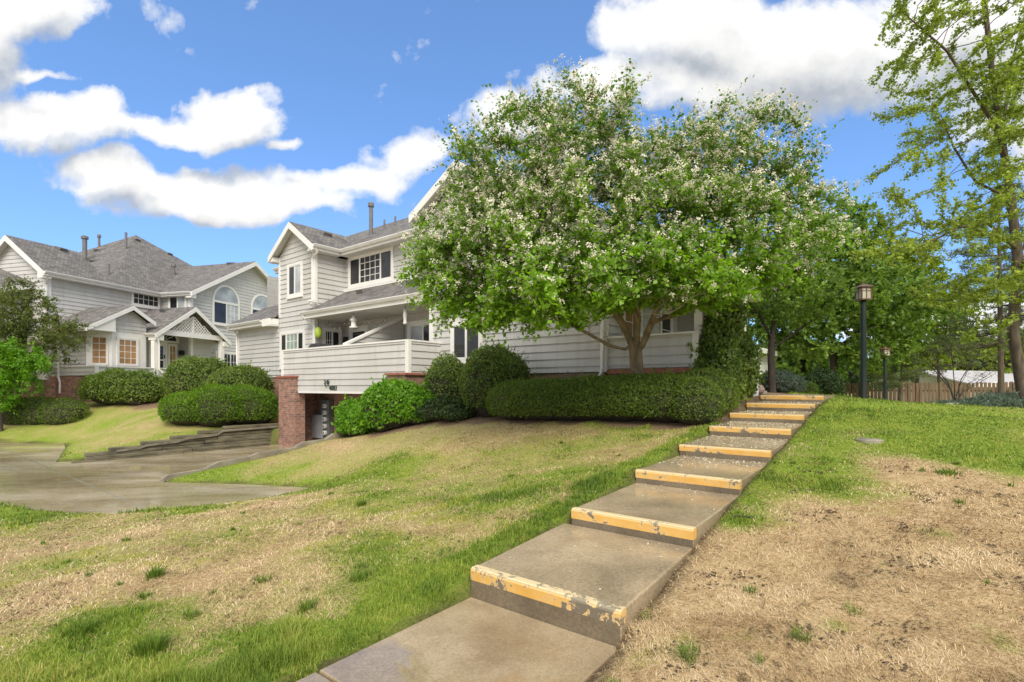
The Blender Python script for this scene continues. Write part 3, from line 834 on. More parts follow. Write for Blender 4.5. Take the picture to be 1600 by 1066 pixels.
# ------------------------------------------------------------------ centre townhouse
def build_townhouse():
    H = root('townhouse', A(14, 12, 1.0), 'two storey grey sided townhouse with walled balcony over a brick garage opening', 'house')
    RF = Roofs(H)
    FW = lambda b0: (lambda s, z, o: A(s, b0-o, z))
    RW = lambda a0: (lambda s, z, o: A(a0-o, s, z))
    dV = Vector((SN, CS, 0)); dU = Vector((-CS, SN, 0))
    ZF = 1.80
    def wall(W, poly, **k):
        mb = MB(); siding(mb, W, poly, **k); return mb.build('siding_wall', 'siding', H)
    def trimb(W, s0, s1, z0, z1, o=.035):
        mb = MB(); wbox(mb, W, s0, s1, z0, z1, -.02, o); mb.build('corner_trim', 'trim', H)
    W105, W118 = FW(10.5), FW(11.8)
    # ---- gabled bay and left wing
    wall(W105, [(17.5, 2.0), (20.1, 2.0), (20.1, 6.80), (18.8, 7.86), (17.5, 6.80)])
    wall(W105, [(20.1, 2.0), (23.7, 2.0), (23.7, 4.38), (20.1, 4.38)])
    wall(RW(17.5), [(10.5, 2.0), (11.8, 2.0), (11.8, 6.85), (10.5, 6.85)])
    wall(lambda s, z, o: A(23.7+o, s, z), [(10.5, 2.0), (18, 2.0), (18, 6.8), (11.8, 6.8), (11.8, 5.2), (10.5, 4.38)])
    wall(W118, [(20.1, 4.6), (21.8, 4.6), (21.8, 6.85), (20.1, 6.85)])
    wall(lambda s, z, o: A(20.1+o, s, z), [(10.5, 4.3), (11.8, 4.3), (11.8, 6.85), (10.5, 6.85)])
    trimb(W105, 17.5, 17.62, 2.0, 6.8); trimb(W105, 20.0, 20.12, 4.4, 6.8); trimb(W105, 23.6, 23.72, 2.0, 4.35)
    trimb(RW(17.5), 10.46, 10.58, 2.0, 6.8)
    window(H, W105, 18.32, 19.42, 5.1, 6.42, [(0, .5, 1, 1, 'pale_glass'), (.5, 1, 1, 1, 'dark_glass')])
    window(H, W105, 18.15, 20.0, 2.35, 3.80, [(0, .24, 1, 1, 'dark_glass'), (.24, .76, 3, 4, 'curtain_glass'), (.76, 1, 1, 1, 'dark_glass')])
    # bay roof
    zE, zP = 6.85, 7.95
    rb = 13.15
    for a0 in (17.2, 20.4):
        sgn = -1 if a0 < 18.8 else 1
        RF.plane([A(a0, 10.2, zE), A(18.8, 10.2, zP), A(18.8, rb, zP), A(a0, 11.4, zE)] if sgn < 0 else [A(a0, 10.2, zE), A(a0, 11.6, zE), A(18.8, rb, zP), A(18.8, 10.2, zP)])
        RF.fascia(A(a0, 10.2, zE+.0), A(18.8, 10.2, zP+.0), -dV, .24)
        RF.soffit([A(a0, 10.2, zE-.09), A(18.8, 10.2, zP-.09), A(18.8, 10.52, zP-.09), A(a0, 10.52, zE-.09)])
    RF.gutter(A(17.2, 10.2, zE), A(17.2, 11.35, zE), -dU); RF.fascia(A(17.2, 10.2, zE), A(17.2, 11.35, zE), -dU, .2)
    RF.soffit([A(17.2, 10.2, zE-.22), A(17.55, 10.2, zE-.22), A(17.55, 11.8, zE-.22), A(17.2, 11.8, zE-.22)])
    RF.soffit([A(20.05, 10.2, zE-.22), A(20.4, 10.2, zE-.22), A(20.4, 11.8, zE-.22), A(20.05, 11.8, zE-.22)])
    RF.fascia(A(20.4, 10.2, zE), A(20.4, 11.8, zE), dU, .2)
    # boxed ends of the rakes
    for a0, a1 in ((17.2, 17.5), (20.1, 20.4)):
        mb = MB(); mb.box(lambda u, v, z: A(u, v, z), a0+.02, a1+.0, 10.21, 10.47, zE-.26, zE-.05); mb.build('eave_return', 'trim', H)
    # ---- main upper wall, main roof
    wall(W118, [(11.27, 1.8), (17.5, 1.8), (17.5, 6.85), (11.27, 6.85)])
    window(H, W118, 14.55, 17.25, 5.42, 6.62, [(0, .25, 1, 1, 'dark_glass'), (.25, .75, 4, 4, 'dark_glass'), (.75, 1, 1, 1, 'dark_glass')])
    window(H, W118, 11.9, 13.35, 5.42, 6.66, [(0, .5, 2, 3, 'pale_glass'), (.5, 1, 2, 3, 'dark_glass')])
    zr = 9.1
    RF.plane([A(11.5, 11.4, zE), A(22.15, 11.4, zE), A(22.15, 15, zr), A(10.5, 15, zr), A(7.2, 11.4, zE)][::-1])
    RF.plane([A(7.2, 18.6, zE), A(10.5, 15, zr), A(22.15, 15, zr), A(22.15, 18.6, zE)])
    RF.plane([A(7.2, 11.4, zE), A(10.5, 15, zr), A(7.2, 18.6, zE)])
    RF.fascia(A(11.4, 11.4, zE), A(17.2, 11.4, zE), -dV, .2); RF.gutter(A(11.4, 11.4, zE), A(17.2, 11.4, zE), -dV)
    RF.fascia(A(20.4, 11.4, zE), A(22.15, 11.4, zE), -dV, .2); RF.gutter(A(20.4, 11.4, zE), A(22.15, 11.4, zE), -dV)
    RF.fascia(A(22.15, 11.4, zE), A(22.15, 15, zr), dU, .24); RF.fascia(A(22.15, 18.6, zE), A(22.15, 15, zr), dU, .24)
    RF.soffit([A(11.3, 11.4, zE-.22), A(17.5, 11.4, zE-.22), A(17.5, 11.8, zE-.22), A(11.3, 11.8, zE-.22)])
    RF.soffit([A(20.4, 11.4, zE-.22), A(22.1, 11.4, zE-.22), A(22.1, 11.8, zE-.22), A(20.4, 11.8, zE-.22)])
    mb = MB(); flat(mb, lambda s, z, o: A(21.8, s, z), [(11.8, 2), (18.2, 2), (18.2, 6.85), (15, 8.9), (11.8, 6.85)]); flat(mb, lambda s, z, o: A(s, 18.2, z), [(7.5, 1.5), (21.8, 1.5), (21.8, 6.85), (7.5, 6.85)])
    mb.build('rear_wall', 'siding', H)
    # ---- right front block with its gable
    wall(W105, [(5.5, 1.95), (8.3, 1.95), (8.3, 4.4), (5.5, 4.4)])
    wall(W105, [(8.3, 1.95), (11.27, 1.95), (11.27, 6.75), (9.8, 7.65), (8.3, 6.75)])
    wall(RW(8.3), [(10.5, 4.3), (12.2, 4.3), (12.2, 6.75), (10.5, 6.75)])
    wall(RW(7.5), [(12.2, 4.3), (18.2, 4.3), (18.2, 6.8), (12.2, 6.8)])
    wall(FW(12.2), [(7.45, 4.3), (8.35, 4.3), (8.35, 6.8), (7.45, 6.8)])
    wall(RW(5.5), [(10.5, 1.95), (18, 1.95), (18, 4.4), (10.5, 4.4)])
    wall(lambda s, z, o: A(11.27+o, s, z), [(10.5, 1.8), (11.8, 1.8), (11.8, 6.8), (10.5, 6.8)])
    trimb(W105, 11.15, 11.29, 1.95, 6.7, .045); trimb(W105, 5.48, 5.62, 1.95, 4.3); trimb(RW(5.5), 10.46, 10.6, 1.95, 4.3)
    window(H, W105, 9.2, 10.4, 2.3, 3.45, [(0, .5, 1, 1, 'dark_glass'), (.5, 1, 1, 1, 'dark_glass')])
    window(H, RW(5.5), 13.6, 14.5, 2.6, 3.8, [(0, 1, 1, 2, 'dark_glass')])
    window(H, RW(5.5), 11.3, 12.4, 2.6, 3.8, [(0, 1, 2, 2, 'warm_glass')])
    for a0, s in ((7.95, 1), (11.75, -1)):
        ee = 6.72
        RF.plane([A(a0, 10.1, ee), A(9.85, 10.1, 7.85), A(9.85, 13.4, 7.85), A(a0, 11.5, ee)][::s])
        RF.fascia(A(a0, 10.1, ee), A(9.85, 10.1, 7.85), -dV, .24)
        RF.soffit([A(a0, 10.1, ee-.09), A(9.85, 10.1, 7.76), A(9.85, 10.52, 7.76), A(a0, 10.52, ee-.09)])
        RF.fascia(A(a0, 10.1, ee), A(a0, 11.4, ee), -dU*s, .2)
    RF.plane([A(5.1, 10.1, 4.35), A(8.3, 10.1, 4.35), A(8.3, 12.2, 5.4), A(5.1, 12.2, 5.4)][::-1])
    RF.plane([A(5.1, 12.2, 5.4), A(7.5, 12.2, 5.4), A(7.5, 18.2, 5.4), A(5.1, 18.2, 4.4)][::-1])
    RF.fascia(A(5.1, 10.1, 4.35), A(8.3, 10.1, 4.35), -dV, .2); RF.fascia(A(5.1, 10.1, 4.35), A(5.1, 12.2, 5.4), -dU, .22)
    downspout(H, [A(5.45, 10.4, 4.2), A(5.5, 10.42, 4.0), A(5.55, 10.42, 1.95), A(5.6, 10.3, 1.75), A(5.62, 10.2, 1.62)])
    # ---- porch roof over the balcony
    RF.plane([A(11.2, 10.15, 4.38), A(17.72, 10.15, 4.38), A(17.5, 10.45, 4.555), A(17.5, 11.8, 5.33), A(11.2, 11.8, 5.33)][::-1])
    RF.fascia(A(11.2, 10.15, 4.38), A(17.72, 10.15, 4.38), -dV, .24); RF.gutter(A(11.2, 10.15, 4.38), A(17.72, 10.15, 4.38), -dV)
    RF.soffit([A(11.28, 10.15, 4.15), A(17.6, 10.15, 4.15), A(17.48, 11.78, 4.15), A(11.28, 11.78, 4.15)])
    mb = MB(); mb.box(lambda u, v, z: A(u, v, z), 11.28, 17.48, 11.72, 11.79, 5.3, 5.40); mb.build('flashing', 'trim', H)
    # ---- left wing roof
    RF.plane([A(20.1, 10.15, 4.36), A(23.95, 10.15, 4.36), A(23.95, 11.8, 5.32), A(20.1, 11.8, 5.32)][::-1])
    RF.fascia(A(20.1, 10.15, 4.36), A(23.95, 10.15, 4.36), -dV, .22); RF.gutter(A(20.75, 10.15, 4.36), A(23.95, 10.15, 4.36), -dV)
    RF.fascia(A(23.95, 10.15, 4.36), A(23.95, 11.8, 5.32), dU, .22); RF.soffit([A(20.1, 10.15, 4.12), A(23.95, 10.15, 4.12), A(23.95, 10.5, 4.12), A(20.1, 10.5, 4.12)])
    mb = MB(); mb.box(lambda u, v, z: A(u, v, z), 20.11, 20.7, 10.08, 10.47, 4.05, 4.34); mb.build('eave_return', 'trim', H)
    RF.plane([A(20.1, 11.8, 5.32), A(23.95, 11.8, 5.32), A(23.95, 15, 5.6), A(20.1, 15, 5.6)][::-1])
    downspout(H, [A(17.16, 10.3, 6.72), A(17.2, 10.4, 6.55), A(17.55, 10.43, 6.4), A(17.55, 10.43, 4.75), A(17.5, 10.30, 4.62)])
    downspout(H, [A(17.6, 10.05, 4.22), A(17.55, 10.2, 4.05), A(17.42, 10.42, 3.85), A(17.42, 10.42, 2.3)])
    downspout(H, [A(23.7, 10.05, 4.22), A(23.7, 10.42, 4.0), A(23.66, 10.42, 2.0)])
    # ---- balcony
    mb = MB()
    siding(mb, FW(9.3), [(10.86, 1.47), (16.55, 1.47), (16.55, 2.86), (10.86, 2.86)], ref=1.47)
    siding(mb, FW(9.3), [(16.55, 1.99), (17.6, 1.99), (17.6, 2.86), (16.55, 2.86)], ref=1.47)
    siding(mb, RW(10.86), [(9.3, 1.9), (10.5, 1.9), (10.5, 2.86), (9.3, 2.86)], ref=1.47)
    siding(mb, lambda s, z, o: A(17.6+o, s, z), [(9.3, 1.9), (10.5, 1.9), (10.5, 2.86), (9.3, 2.86)], ref=1.47)
    for bb in (9.42,): flat(mb, FW(bb), [(10.95, 1.6), (17.5, 1.6), (17.5, 2.86), (10.95, 2.86)])
    bal = mb.build('balcony_wall', 'siding', H)
    mb = MB()
    mb.box(lambda u, v, z: A(u, v, z), 10.82, 17.64, 9.26, 9.46, 2.862, 2.91)
    mb.box(lambda u, v, z: A(u, v, z), 10.82, 11.0, 9.46, 10.5, 2.862, 2.908); mb.box(lambda u, v, z: A(u, v, z), 17.46, 17.64, 9.46, 10.5, 2.862, 2.908)
    mb.build('cap_rail', 'trim', bal)
    mb = MB()
    wbox(mb, FW(9.3), 10.84, 10.96, 1.95, 2.862, -.02, .04); wbox(mb, RW(10.86), 9.262, 9.37, 1.95, 2.862, -.02, .04); wbox(mb, FW(9.3), 17.5, 17.62, 1.99, 2.862, -.02, .04)
    wbox(mb, FW(9.3), 11.62, 16.5, 1.40, 1.468, -.02, .034)
    mb.build('corner_trim', 'trim', bal)
    mb = MB(); mb.box(lambda u, v, z: A(u, v, z), 10.9, 17.55, 9.34, 11.8, 1.62, 1.8); mb.build('balcony_floor', 'curb', H)
    # brick piers, garage walls
    def brick(pts_box, name='brick_wall'):
        mb = MB(); mb.box(lambda u, v, z: A(u, v, z), *pts_box); return mb.build(name, 'brick', H)
    def cap(pts_box):
        mb = MB(); mb.box(lambda u, v, z: A(u, v, z), *pts_box); mb.build('brick_coping', 'brick_cap', H)
    brick((16.55, 17.62, 9.17, 9.55, -.8, 1.93), 'brick_pier'); cap((16.50, 17.68, 9.12, 9.60, 1.931, 1.99))
    brick((10.84, 11.62, 9.17, 9.55, -.4, 1.93), 'brick_pier'); cap((10.78, 11.68, 9.12, 9.60, 1.931, 1.99))
    brick((10.84, 11.1, 9.552, 10.48, -.4, 1.93)); cap((10.78, 11.14, 9.602, 10.5, 1.931, 1.988))
    brick((10.9, 17.62, 10.52, 10.7, -.8, 1.6)); brick((17.4, 17.62, 9.552, 10.51, -.8, 1.9))
    mb = MB(); wbox(mb, FW(10.52), 11.2, 13.9, -.5, 1.35, -.02, .03); mb.build('garage_door', 'soffit', H)
    brick((17.64, 23.7, 10.53, 10.7, .2, 1.98)); brick((5.53, 11.3, 10.54, 10.7, -.2, 1.93)); brick((5.53, 5.7, 10.71, 18, .5, 1.93))
    # things on the recessed porch wall
    window(H, RW(17.5), 10.78, 11.6, 2.55, 3.84, [(0, .5, 3, 3, 'dark_glass'), (.5, 1, 1, 1, 'dark_glass')])
    door(H, W118, 16.12, 17.1, 1.82, 3.82, lites=None)
    window(H, W118, 12.5, 13.8, 1.84, 3.86, [(0, .35, 1, 1, 'dark_glass'), (.35, 1, 1, 1, 'pale_glass')], cas=.14, name='patio_door', sill=False)
    mb = MB(); wbox(mb, W118, 17.27, 17.44, 3.3, 3.55, .02, .15); wbox(mb, W118, 17.31, 17.4, 3.22, 3.3, .04, .13); mb.build('wall_lamp', 'black_metal', H)
    # privacy screen, sloping down from the wall to the rail
    mb = MB(); siding(mb, RW(13.98), [(9.5, 1.8), (11.75, 1.8), (11.75, 3.98), (9.5, 2.93)]); flat(mb, lambda s, z, o: A(14.06, s, z), [(9.5, 1.8), (11.75, 1.8), (11.75, 3.98), (9.5, 2.93)])
    scr = mb.build('privacy_screen', 'siding', H)
    mb = MB(); mb.box8([A(13.92, 9.42, 2.9), A(14.12, 9.42, 2.9), A(14.12, 11.75, 3.99), A(13.92, 11.75, 3.99), A(13.92, 9.42, 2.98), A(14.12, 9.42, 2.98), A(14.12, 11.75, 4.07), A(13.92, 11.75, 4.07)])
    mb.build('cap_rail', 'trim', scr)
    # roof hardware
    pu, pv = dU, (A(12, 15, zr)-A(12, 11.4, zE)).normalized(); pn = Vector(pv).cross(dU).normalized(); pn = pn if pn.z > 0 else -pn
    vent_pipe(H, A(17.5, 13.0, 7.85), 1.15, .08)
    for a, b in ((17.4, 13.6), (16.7, 13.6), (15.0, 13.4)): vent_pipe(H, A(a, b, zE+(b-11.4)*.625), .38, .04, False)
    q = (A(14, 11.8, 5.33)-A(14, 10.15, 4.38)).normalized(); nq = q.cross(dU); nq = nq if nq.z > 0 else -nq
    roof_vent(H, A(15.7, 11.35, 5.08), dU, q, nq); roof_vent(H, A(12.9, 11.3, 5.05), dU, q, nq)
    qs = (A(18.8, 12, zP)-A(17.2, 12, zE)).normalized(); ns = qs.cross(dV); ns = ns if ns.z > 0 else -ns
    roof_vent(H, A(18.45, 11.5, zP-.26), dV, qs, ns)
    mb = MB(); wbox(mb, W105, 17.3, 17.42, 4.72, 4.8, .02, .22); mb.tube([A(17.36, 10.28, 4.76), A(17.36, 10.15, 4.73)], .05, 10); mb.build('security_camera', 'white_plastic', H)
    # house number and its ornament
    W93 = FW(9.3)
    f = bpy.data.curves.new('house_number', 'FONT'); f.body = '4003'; f.size = .21; f.extrude = .008; f.align_x = 'CENTER'
    ft = bpy.data.objects.new('number_text', f); C.objects.link(ft)
    me = bpy.data.meshes.new_from_object(ft.evaluated_get(bpy.context.evaluated_depsgraph_get())); bpy.data.objects.remove(ft)
    fo = bpy.data.objects.new('house_number', me); link(fo, H); ORG[fo.name] = ORG[H.name]
    fo.location = W93(14.42, 1.50, .032)-ORG[H.name]; fo.rotation_euler = (R(90), 0, -TH); me.materials.clear(); me.materials.append(M['black_metal'])
    mb = MB()
    cx, cz = 14.72, 1.76
    for i in range(5):
        t = R(72*i+20); mb.tube([W93(cx-.035+.0*i, cz, .045), W93(cx-.035+.055*math.cos(t), cz+.055*math.sin(t), .05), W93(cx-.035+.085*math.cos(t+.35), cz+.085*math.sin(t+.35), .045)], [.012, .02, .008], 6)
    for i in range(4):
        ss = cx+.06+.05*(i % 2)-.0; zz = cz-.11+.05*i
        mb.tube([W93(ss, zz, .045), W93(ss+.05, zz+.03, .045), W93(ss+.08, zz-.0, .045)], [.008, .014, .006], 6)
    mb.tube([W93(cx+.13, cz+.06, .045), W93(cx+.12, cz-.12, .045), W93(cx+.02, cz-.13, .045)], .012, 6)
    mb.tube([W93(cx-.02, cz-.05, .045), W93(cx-.12, cz-.16, .045), W93(cx-.2, cz-.2, .045)], .011, 6)
    mb.build('wall_ornament', 'black_metal', H)
    # ---- right porch
    mb = MB(); siding(mb, FW(10.55), [(3.45, 2.02), (5.46, 2.02), (5.46, 2.70), (3.45, 2.70)]); siding(mb, RW(3.45), [(10.55, 2.02), (12.2, 2.02), (12.2, 2.70), (10.55, 2.70)])
    flat(mb, FW(10.65), [(3.5, 1.9), (5.46, 1.9), (5.46, 2.7), (3.5, 2.7)])
    pw = mb.build('porch_wall', 'siding', H)
    mb = MB(); mb.box(lambda u, v, z: A(u, v, z), 3.42, 5.46, 10.5, 10.68, 2.702, 2.745); mb.box(lambda u, v, z: A(u, v, z), 3.42, 3.58, 10.68, 12.2, 2.702, 2.743)
    wbox(mb, FW(10.55), 3.42, 3.54, 2.0, 2.70, -.02, .04)
    mb.build('cap_rail', 'trim', pw)
    brick((3.5, 5.5, 10.6, 10.8, .6, 1.98)); brick((3.5, 3.7, 10.81, 15, .6, 1.98)); cap((3.40, 5.5, 10.5, 10.62, 1.90, 2.0))
    mb = MB(); mb.box(lambda u, v, z: A(u, v, z), 3.5, 5.5, 10.7, 15.4, 1.82, 1.90); mb.build('porch_floor', 'curb', H)
    wall(FW(15.0), [(3.6, 1.9), (5.5, 1.9), (5.5, 4.3), (3.6, 4.3)])
    for a, b in ((3.55, 11.0), (3.35, 13.6)):
        mb = MB(); F = lambda u, v, z: A(a+u, b+v, z)
        mb.box(F, -.085, .085, -.085, .085, 1.9, 3.92); mb.box(F, -.11, .11, -.11, .11, 1.9, 2.1); mb.box(F, -.11, .11, -.11, .11, 3.75, 3.93); mb.build('porch_post', 'trim', H)
    mb = MB(); mb.box(lambda u, v, z: A(u, v, z), 3.2, 5.5, 10.85, 11.05, 3.935, 4.2); mb.box(lambda u, v, z: A(u, v, z), 3.25, 3.5, 11.06, 15.2, 3.935, 4.2); mb.build('porch_beam', 'trim', H)
    RF.plane([A(2.9, 10.4, 4.25), A(5.5, 10.4, 4.25), A(5.5, 15.4, 4.95), A(2.9, 15.4, 4.25)][::-1])
    # entry steps rail down from the porch
    for bb in (12.3, 14.0):
        pass
    mb = MB()
    for k in range(5): mb.box(lambda u, v, z: A(u, v, z), 2.75, 3.45, 12.3+.0*k, 13.5, 1.42+.1*k, 1.42+.1*k+.09) if k == 0 else mb.box(lambda u, v, z: A(u, v, z), 2.75+.14*k, 3.45, 12.3, 13.5, 1.42+.1*k-.008, 1.42+.1*k+.09)
    mb.build('porch_step', 'curb', H)
    mb = MB()
    for zz in (2.05, 2.3, 2.55): mb.box8([A(2.72, 12.22, zz-.45), A(2.72, 12.28, zz-.45), A(3.45, 12.28, zz), A(3.45, 12.22, zz), A(2.72, 12.22, zz-.38), A(2.72, 12.28, zz-.38), A(3.45, 12.28, zz+.07), A(3.45, 12.22, zz+.07)])
    mb.box(lambda u, v, z: A(u, v, z), 2.68, 2.77, 12.2, 12.3, 1.3, 2.3); mb.build('handrail', 'trim', H)
    return H
TOWN = build_townhouse()

def build_porch_things():
    # meters on the garage wall
    rt = root('electric_meter_bank', A(16.9, 10.4, -.3), 'grey meter cabinet with a column of round meters on the brick garage wall', 'electric meters')
    mb = MB(); mb.box(lambda u, v, z: A(u, v, z), 16.68, 17.36, 10.28, 10.5, -.25, .6); mb.build('cabinet', 'meter_grey', rt, bevel=.012)
    mb = MB(); mb.box(lambda u, v, z: A(u, v, z), 16.3, 16.66, 10.3, 10.5, -.2, 1.15); mb.box(lambda u, v, z: A(u, v, z), 16.66, 16.95, 10.34, 10.5, .61, 1.17); mb.build('meter_panel', 'meter_dark', rt, bevel=.01)
    for z in (.93, .69, .45, .21, -.03):
        mb = MB(); mb.tube([A(16.48, 10.31, z), A(16.48, 10.24, z), A(16.48, 10.2, z)], [.085, .085, .07], 16); mo = mb.build('meter', 'white_plastic', rt)
        mb = MB(); mb.tube([A(16.48, 10.2, z), A(16.48, 10.192, z)], [.045, .04], 12); mb.build('dial', 'meter_dark', mo)
    def hanging(name, base_mat, a, b, z, prof, label, cat):
        rt = root(name, A(a, b, z), label, cat)
        mb = MB(); mb.lathe(A(a, b, z), prof, 14); mb.build('body', base_mat, rt, smooth=True)
        mb = MB(); mb.tube([A(a, b, z+prof[-1][1]), A(a, b, 4.13)], .008, 5); mb.build('cord', 'black_metal', rt)
    hanging('paper_lantern', 'green_plastic', 17.2, 10.45, 3.42, [(.03, -.02), (.10, .02), (.135, .14), (.125, .28), (.08, .36), (.03, .40)], 'lime green lantern hanging at the corner of the balcony', 'lantern')
    hanging('bird_feeder', 'white_plastic', 14.95, 10.4, 3.62, [(.15, -.02), (.15, .03), (.09, .05), (.09, .22), (.14, .25), (.04, .36), (.02, .42)], 'white bird feeder hanging above the sloping privacy screen', 'bird feeder')
    hanging('wind_chime', 'white_plastic', 12.3, 10.4, 3.55, [(.06, -.02), (.07, .03), (.05, .08), (.055, .2), (.07, .25), (.05, .4), (.02, .46)], 'white narrow wind chime hanging above the patio door', 'wind chime')
    rt = root('string_lights', A(16, 10.6, 3.9), 'string of small white bulbs looping under the porch ceiling', 'string lights')
    pts = []
    for i in range(25):
        t = i/24; pts.append(A(17.3-2.9*t, 10.9+.5*t, 4.08-.28*abs(math.sin(t*math.pi*3))))
    mb = MB(); mb.tube(pts, .006, 4); mb.build('cable', 'black_metal', rt)
    for i in range(1, 24, 2):
        mb = MB(); mb.lathe(pts[i]+Vector((0, 0, -.075)), [(.01, 0), (.03, .02), (.03, .045), (.012, .075)], 8); mb.build('bulb', 'white_plastic', rt)
    rt = root('covered_grill', A(16.2, 9.9, 1.8), 'grill under a dark cover standing on the balcony', 'grill')
    mb = MB()
    prof = [(-.62, 1.05), (-.60, 1.17), (-.35, 1.2), (-.3, 1.26), (-.15, 1.31), (.15, 1.31), (.3, 1.26), (.36, 1.19), (.62, 1.16), (.63, 1.05), (.5, .0), (-.5, .0)]
    mb.slab([A(16.25+u, 9.7, 1.8+z) for u, z in prof], A(0, .55, 0)-A(0, 0, 0)); mb.build('cover', 'grill_cover', rt, bevel=.03)
build_porch_things()

# ------------------------------------------------------------------ left townhouse
def build_left_house():
    H = root('townhouse', L(4, 2, 1.2), 'grey sided townhouse with hipped roof, lattice gable porch and arched windows', 'house')
    RF = Roofs(H)
    d = (L(1, 0, 0)-L(0, 0, 0)).normalized(); e = (L(0, 1, 0)-L(0, 0, 0)).normalized()
    EW = lambda q0: (lambda s, z, o: L(s, q0-o/KL, z))       # faces the driveway
    DW = lambda t0: (lambda s, z, o: L(t0-o/KL, s, z))       # faces the camera
    def wall(W, poly, **k):
        mb = MB(); siding(mb, W, poly, h=.17, **k); mb.build('siding_wall', 'siding', H)
    def trimb(W, s0, s1, z0, z1, o=.04):
        mb = MB(); wbox(mb, W, s0, s1, z0, z1, -.02, o); mb.build('corner_trim', 'trim', H)
    zE = 6.32; sl = .74; zw = lambda q: zE+sl*(q+.3)
    wall(EW(0), [(0, 1.9), (5.12, 1.9), (5.12, 6.4), (0, 6.4)])
    wall(DW(0), [(0, 1.9), (3.7, 1.9), (3.7, 6.4), (1.85, 7.75), (0, 6.4)])
    wall(DW(5.12), [(-1.85, 1.9), (0, 1.9), (0, 6.4), (-1.85, 6.4)])
    wall(EW(-1.85), [(5.12, 1.9), (13.1, 1.9), (13.1, 6.35), (9.1, 8.72), (5.12, 6.35)])
    trimb(EW(0), -.02, .16, 1.9, 6.3); trimb(DW(0), -.02, .12, 1.9, 6.3); trimb(EW(-1.85), 5.1, 5.24, 1.9, 6.3); trimb(DW(5.12), -1.88, -1.74, 1.9, 6.3)
    window(H, EW(0), 3.55, 5.02, 5.52, 6.26, [(0, 1, 5, 2, 'dark_glass')], cas=.08)
    window(H, DW(5.12), -1.64, -.5, 5.35, 6.22, [(0, .5, 1, 1, 'pale_glass'), (.5, 1, 1, 1, 'dark_glass')], cas=.08)
    arch_window(H, EW(-1.85), 6.42, 8.25, 4.92, 6.18); arch_window(H, EW(-1.85), 9.1, 10.9, 4.92, 6.18)
    window(H, EW(-1.85), 6.6, 8.6, 2.4, 3.5, [(0, .5, 4, 2, 'dark_glass'), (.5, 1, 4, 2, 'dark_glass')])
    # roofs: front gable, hipped main roof, right wing
    pk = 7.91; q1 = 1.85
    RF.plane([L(-.3, -.3, zE), L(2.45, -.3, zE), L(2.45, q1, pk), L(-.3, q1, pk)][::-1])
    RF.plane([L(-.3, q1, pk), L(2.45, q1, pk), L(2.45, 4.0, zE), L(-.3, 4.0, zE)][::-1])
    ta, qa, za = 8.2, 5.5, zw(5.5)
    c = [L(2.4, -.3, zE), L(14, -.3, zE), L(14, 11.3, zE), L(2.4, 11.3, zE)]; ap = L(ta, qa, za)
    for i in range(4): RF.plane([c[i], c[(i+1) % 4], ap])
    RF.fascia(L(-.3, -.3, zE), L(-.3, q1, pk), -d, .26); RF.fascia(L(-.3, 4.0, zE), L(-.3, q1, pk), -d, .26)
    RF.soffit([L(-.3, -.3, zE-.09), L(-.3, q1, pk-.09), L(.03, q1, pk-.09), L(.03, -.3, zE-.09)]); RF.soffit([L(-.3, 4., zE-.09), L(-.3, q1, pk-.09), L(.03, q1, pk-.09), L(.03, 4., zE-.09)])
    RF.fascia(L(-.3, -.3, zE), L(4.85, -.3, zE), -e, .2); RF.gutter(L(-.3, -.3, zE), L(4.85, -.3, zE), -e)
    RF.soffit([L(-.3, -.3, zE-.2), L(5.1, -.3, zE-.2), L(5.1, .02, zE-.2), L(-.3, .02, zE-.2)])
    mb = MB(); mb.box(lambda u, v, z: L(u, v, z), -.31, .0, -.29, .02, zE-.3, zE-.05); mb.build('eave_return', 'trim', H)
    wr = 8.78; hw = 4.28
    qv = (wr-zE)/sl-.3
    RF.plane([L(9.1-hw, -2.2, zE), L(9.1, -2.2, wr), L(9.1, qv+.2, wr), L(9.1-hw, -.25, zE)])
    RF.plane([L(9.1+hw, -2.2, zE), L(9.1+hw, -.2, zE), L(9.1, qv+.2, wr), L(9.1, -2.2, wr)])
    for s in (-1, 1):
        RF.fascia(L(9.1+s*hw, -2.2, zE), L(9.1, -2.2, wr), -e, .26)
        RF.soffit([L(9.1+s*hw, -2.2, zE-.09), L(9.1, -2.2, wr-.09), L(9.1, -1.84, wr-.09), L(9.1+s*hw, -1.84, zE-.09)])
    RF.fascia(L(9.1-hw, -2.2, zE), L(9.1-hw, -.3, zE), -d, .2); RF.gutter(L(9.1-hw, -2.2, zE), L(9.1-hw, -.35, zE), -d)
    RF.soffit([L(9.1-hw, -2.2, zE-.2), L(5.15, -2.2, zE-.2), L(5.15, -.3, zE-.2), L(9.1-hw, -.3, zE-.2)])
    mb = MB(); mb.box(lambda u, v, z: L(u, v, z), 9.1-hw+.01, 5.13, -2.19, -1.86, zE-.32, zE-.05); mb.build('eave_return', 'trim', H)
    # lower wing at the far left
    wall(DW(-2.2), [(1.0, 1.9), (6, 1.9), (6, 5.0), (3.2, 6.4), (1.0, 5.3)])
    RF.plane([L(-2.5, .6, 5.15), L(-.0, .6, 5.9), L(-.0, 3.6, 6.95), L(-2.5, 3.6, 6.55)][::-1])
    RF.plane([L(-2.5, 3.6, 6.55), L(0, 3.6, 6.95), L(0, 7, 5.4), L(-2.5, 7, 5.0)][::-1])
    RF.fascia(L(-2.5, .6, 5.15), L(-2.5, 3.6, 6.55), -d, .26); RF.fascia(L(-2.5, 7, 5.0), L(-2.5, 3.6, 6.55), -d, .26); RF.fascia(L(-2.5, .6, 5.15), L(0, .6, 5.9), -e, .22)
    wall(EW(1.0), [(-2.2, 1.9), (0, 1.9), (0, 5.6), (-2.2, 5.2)])
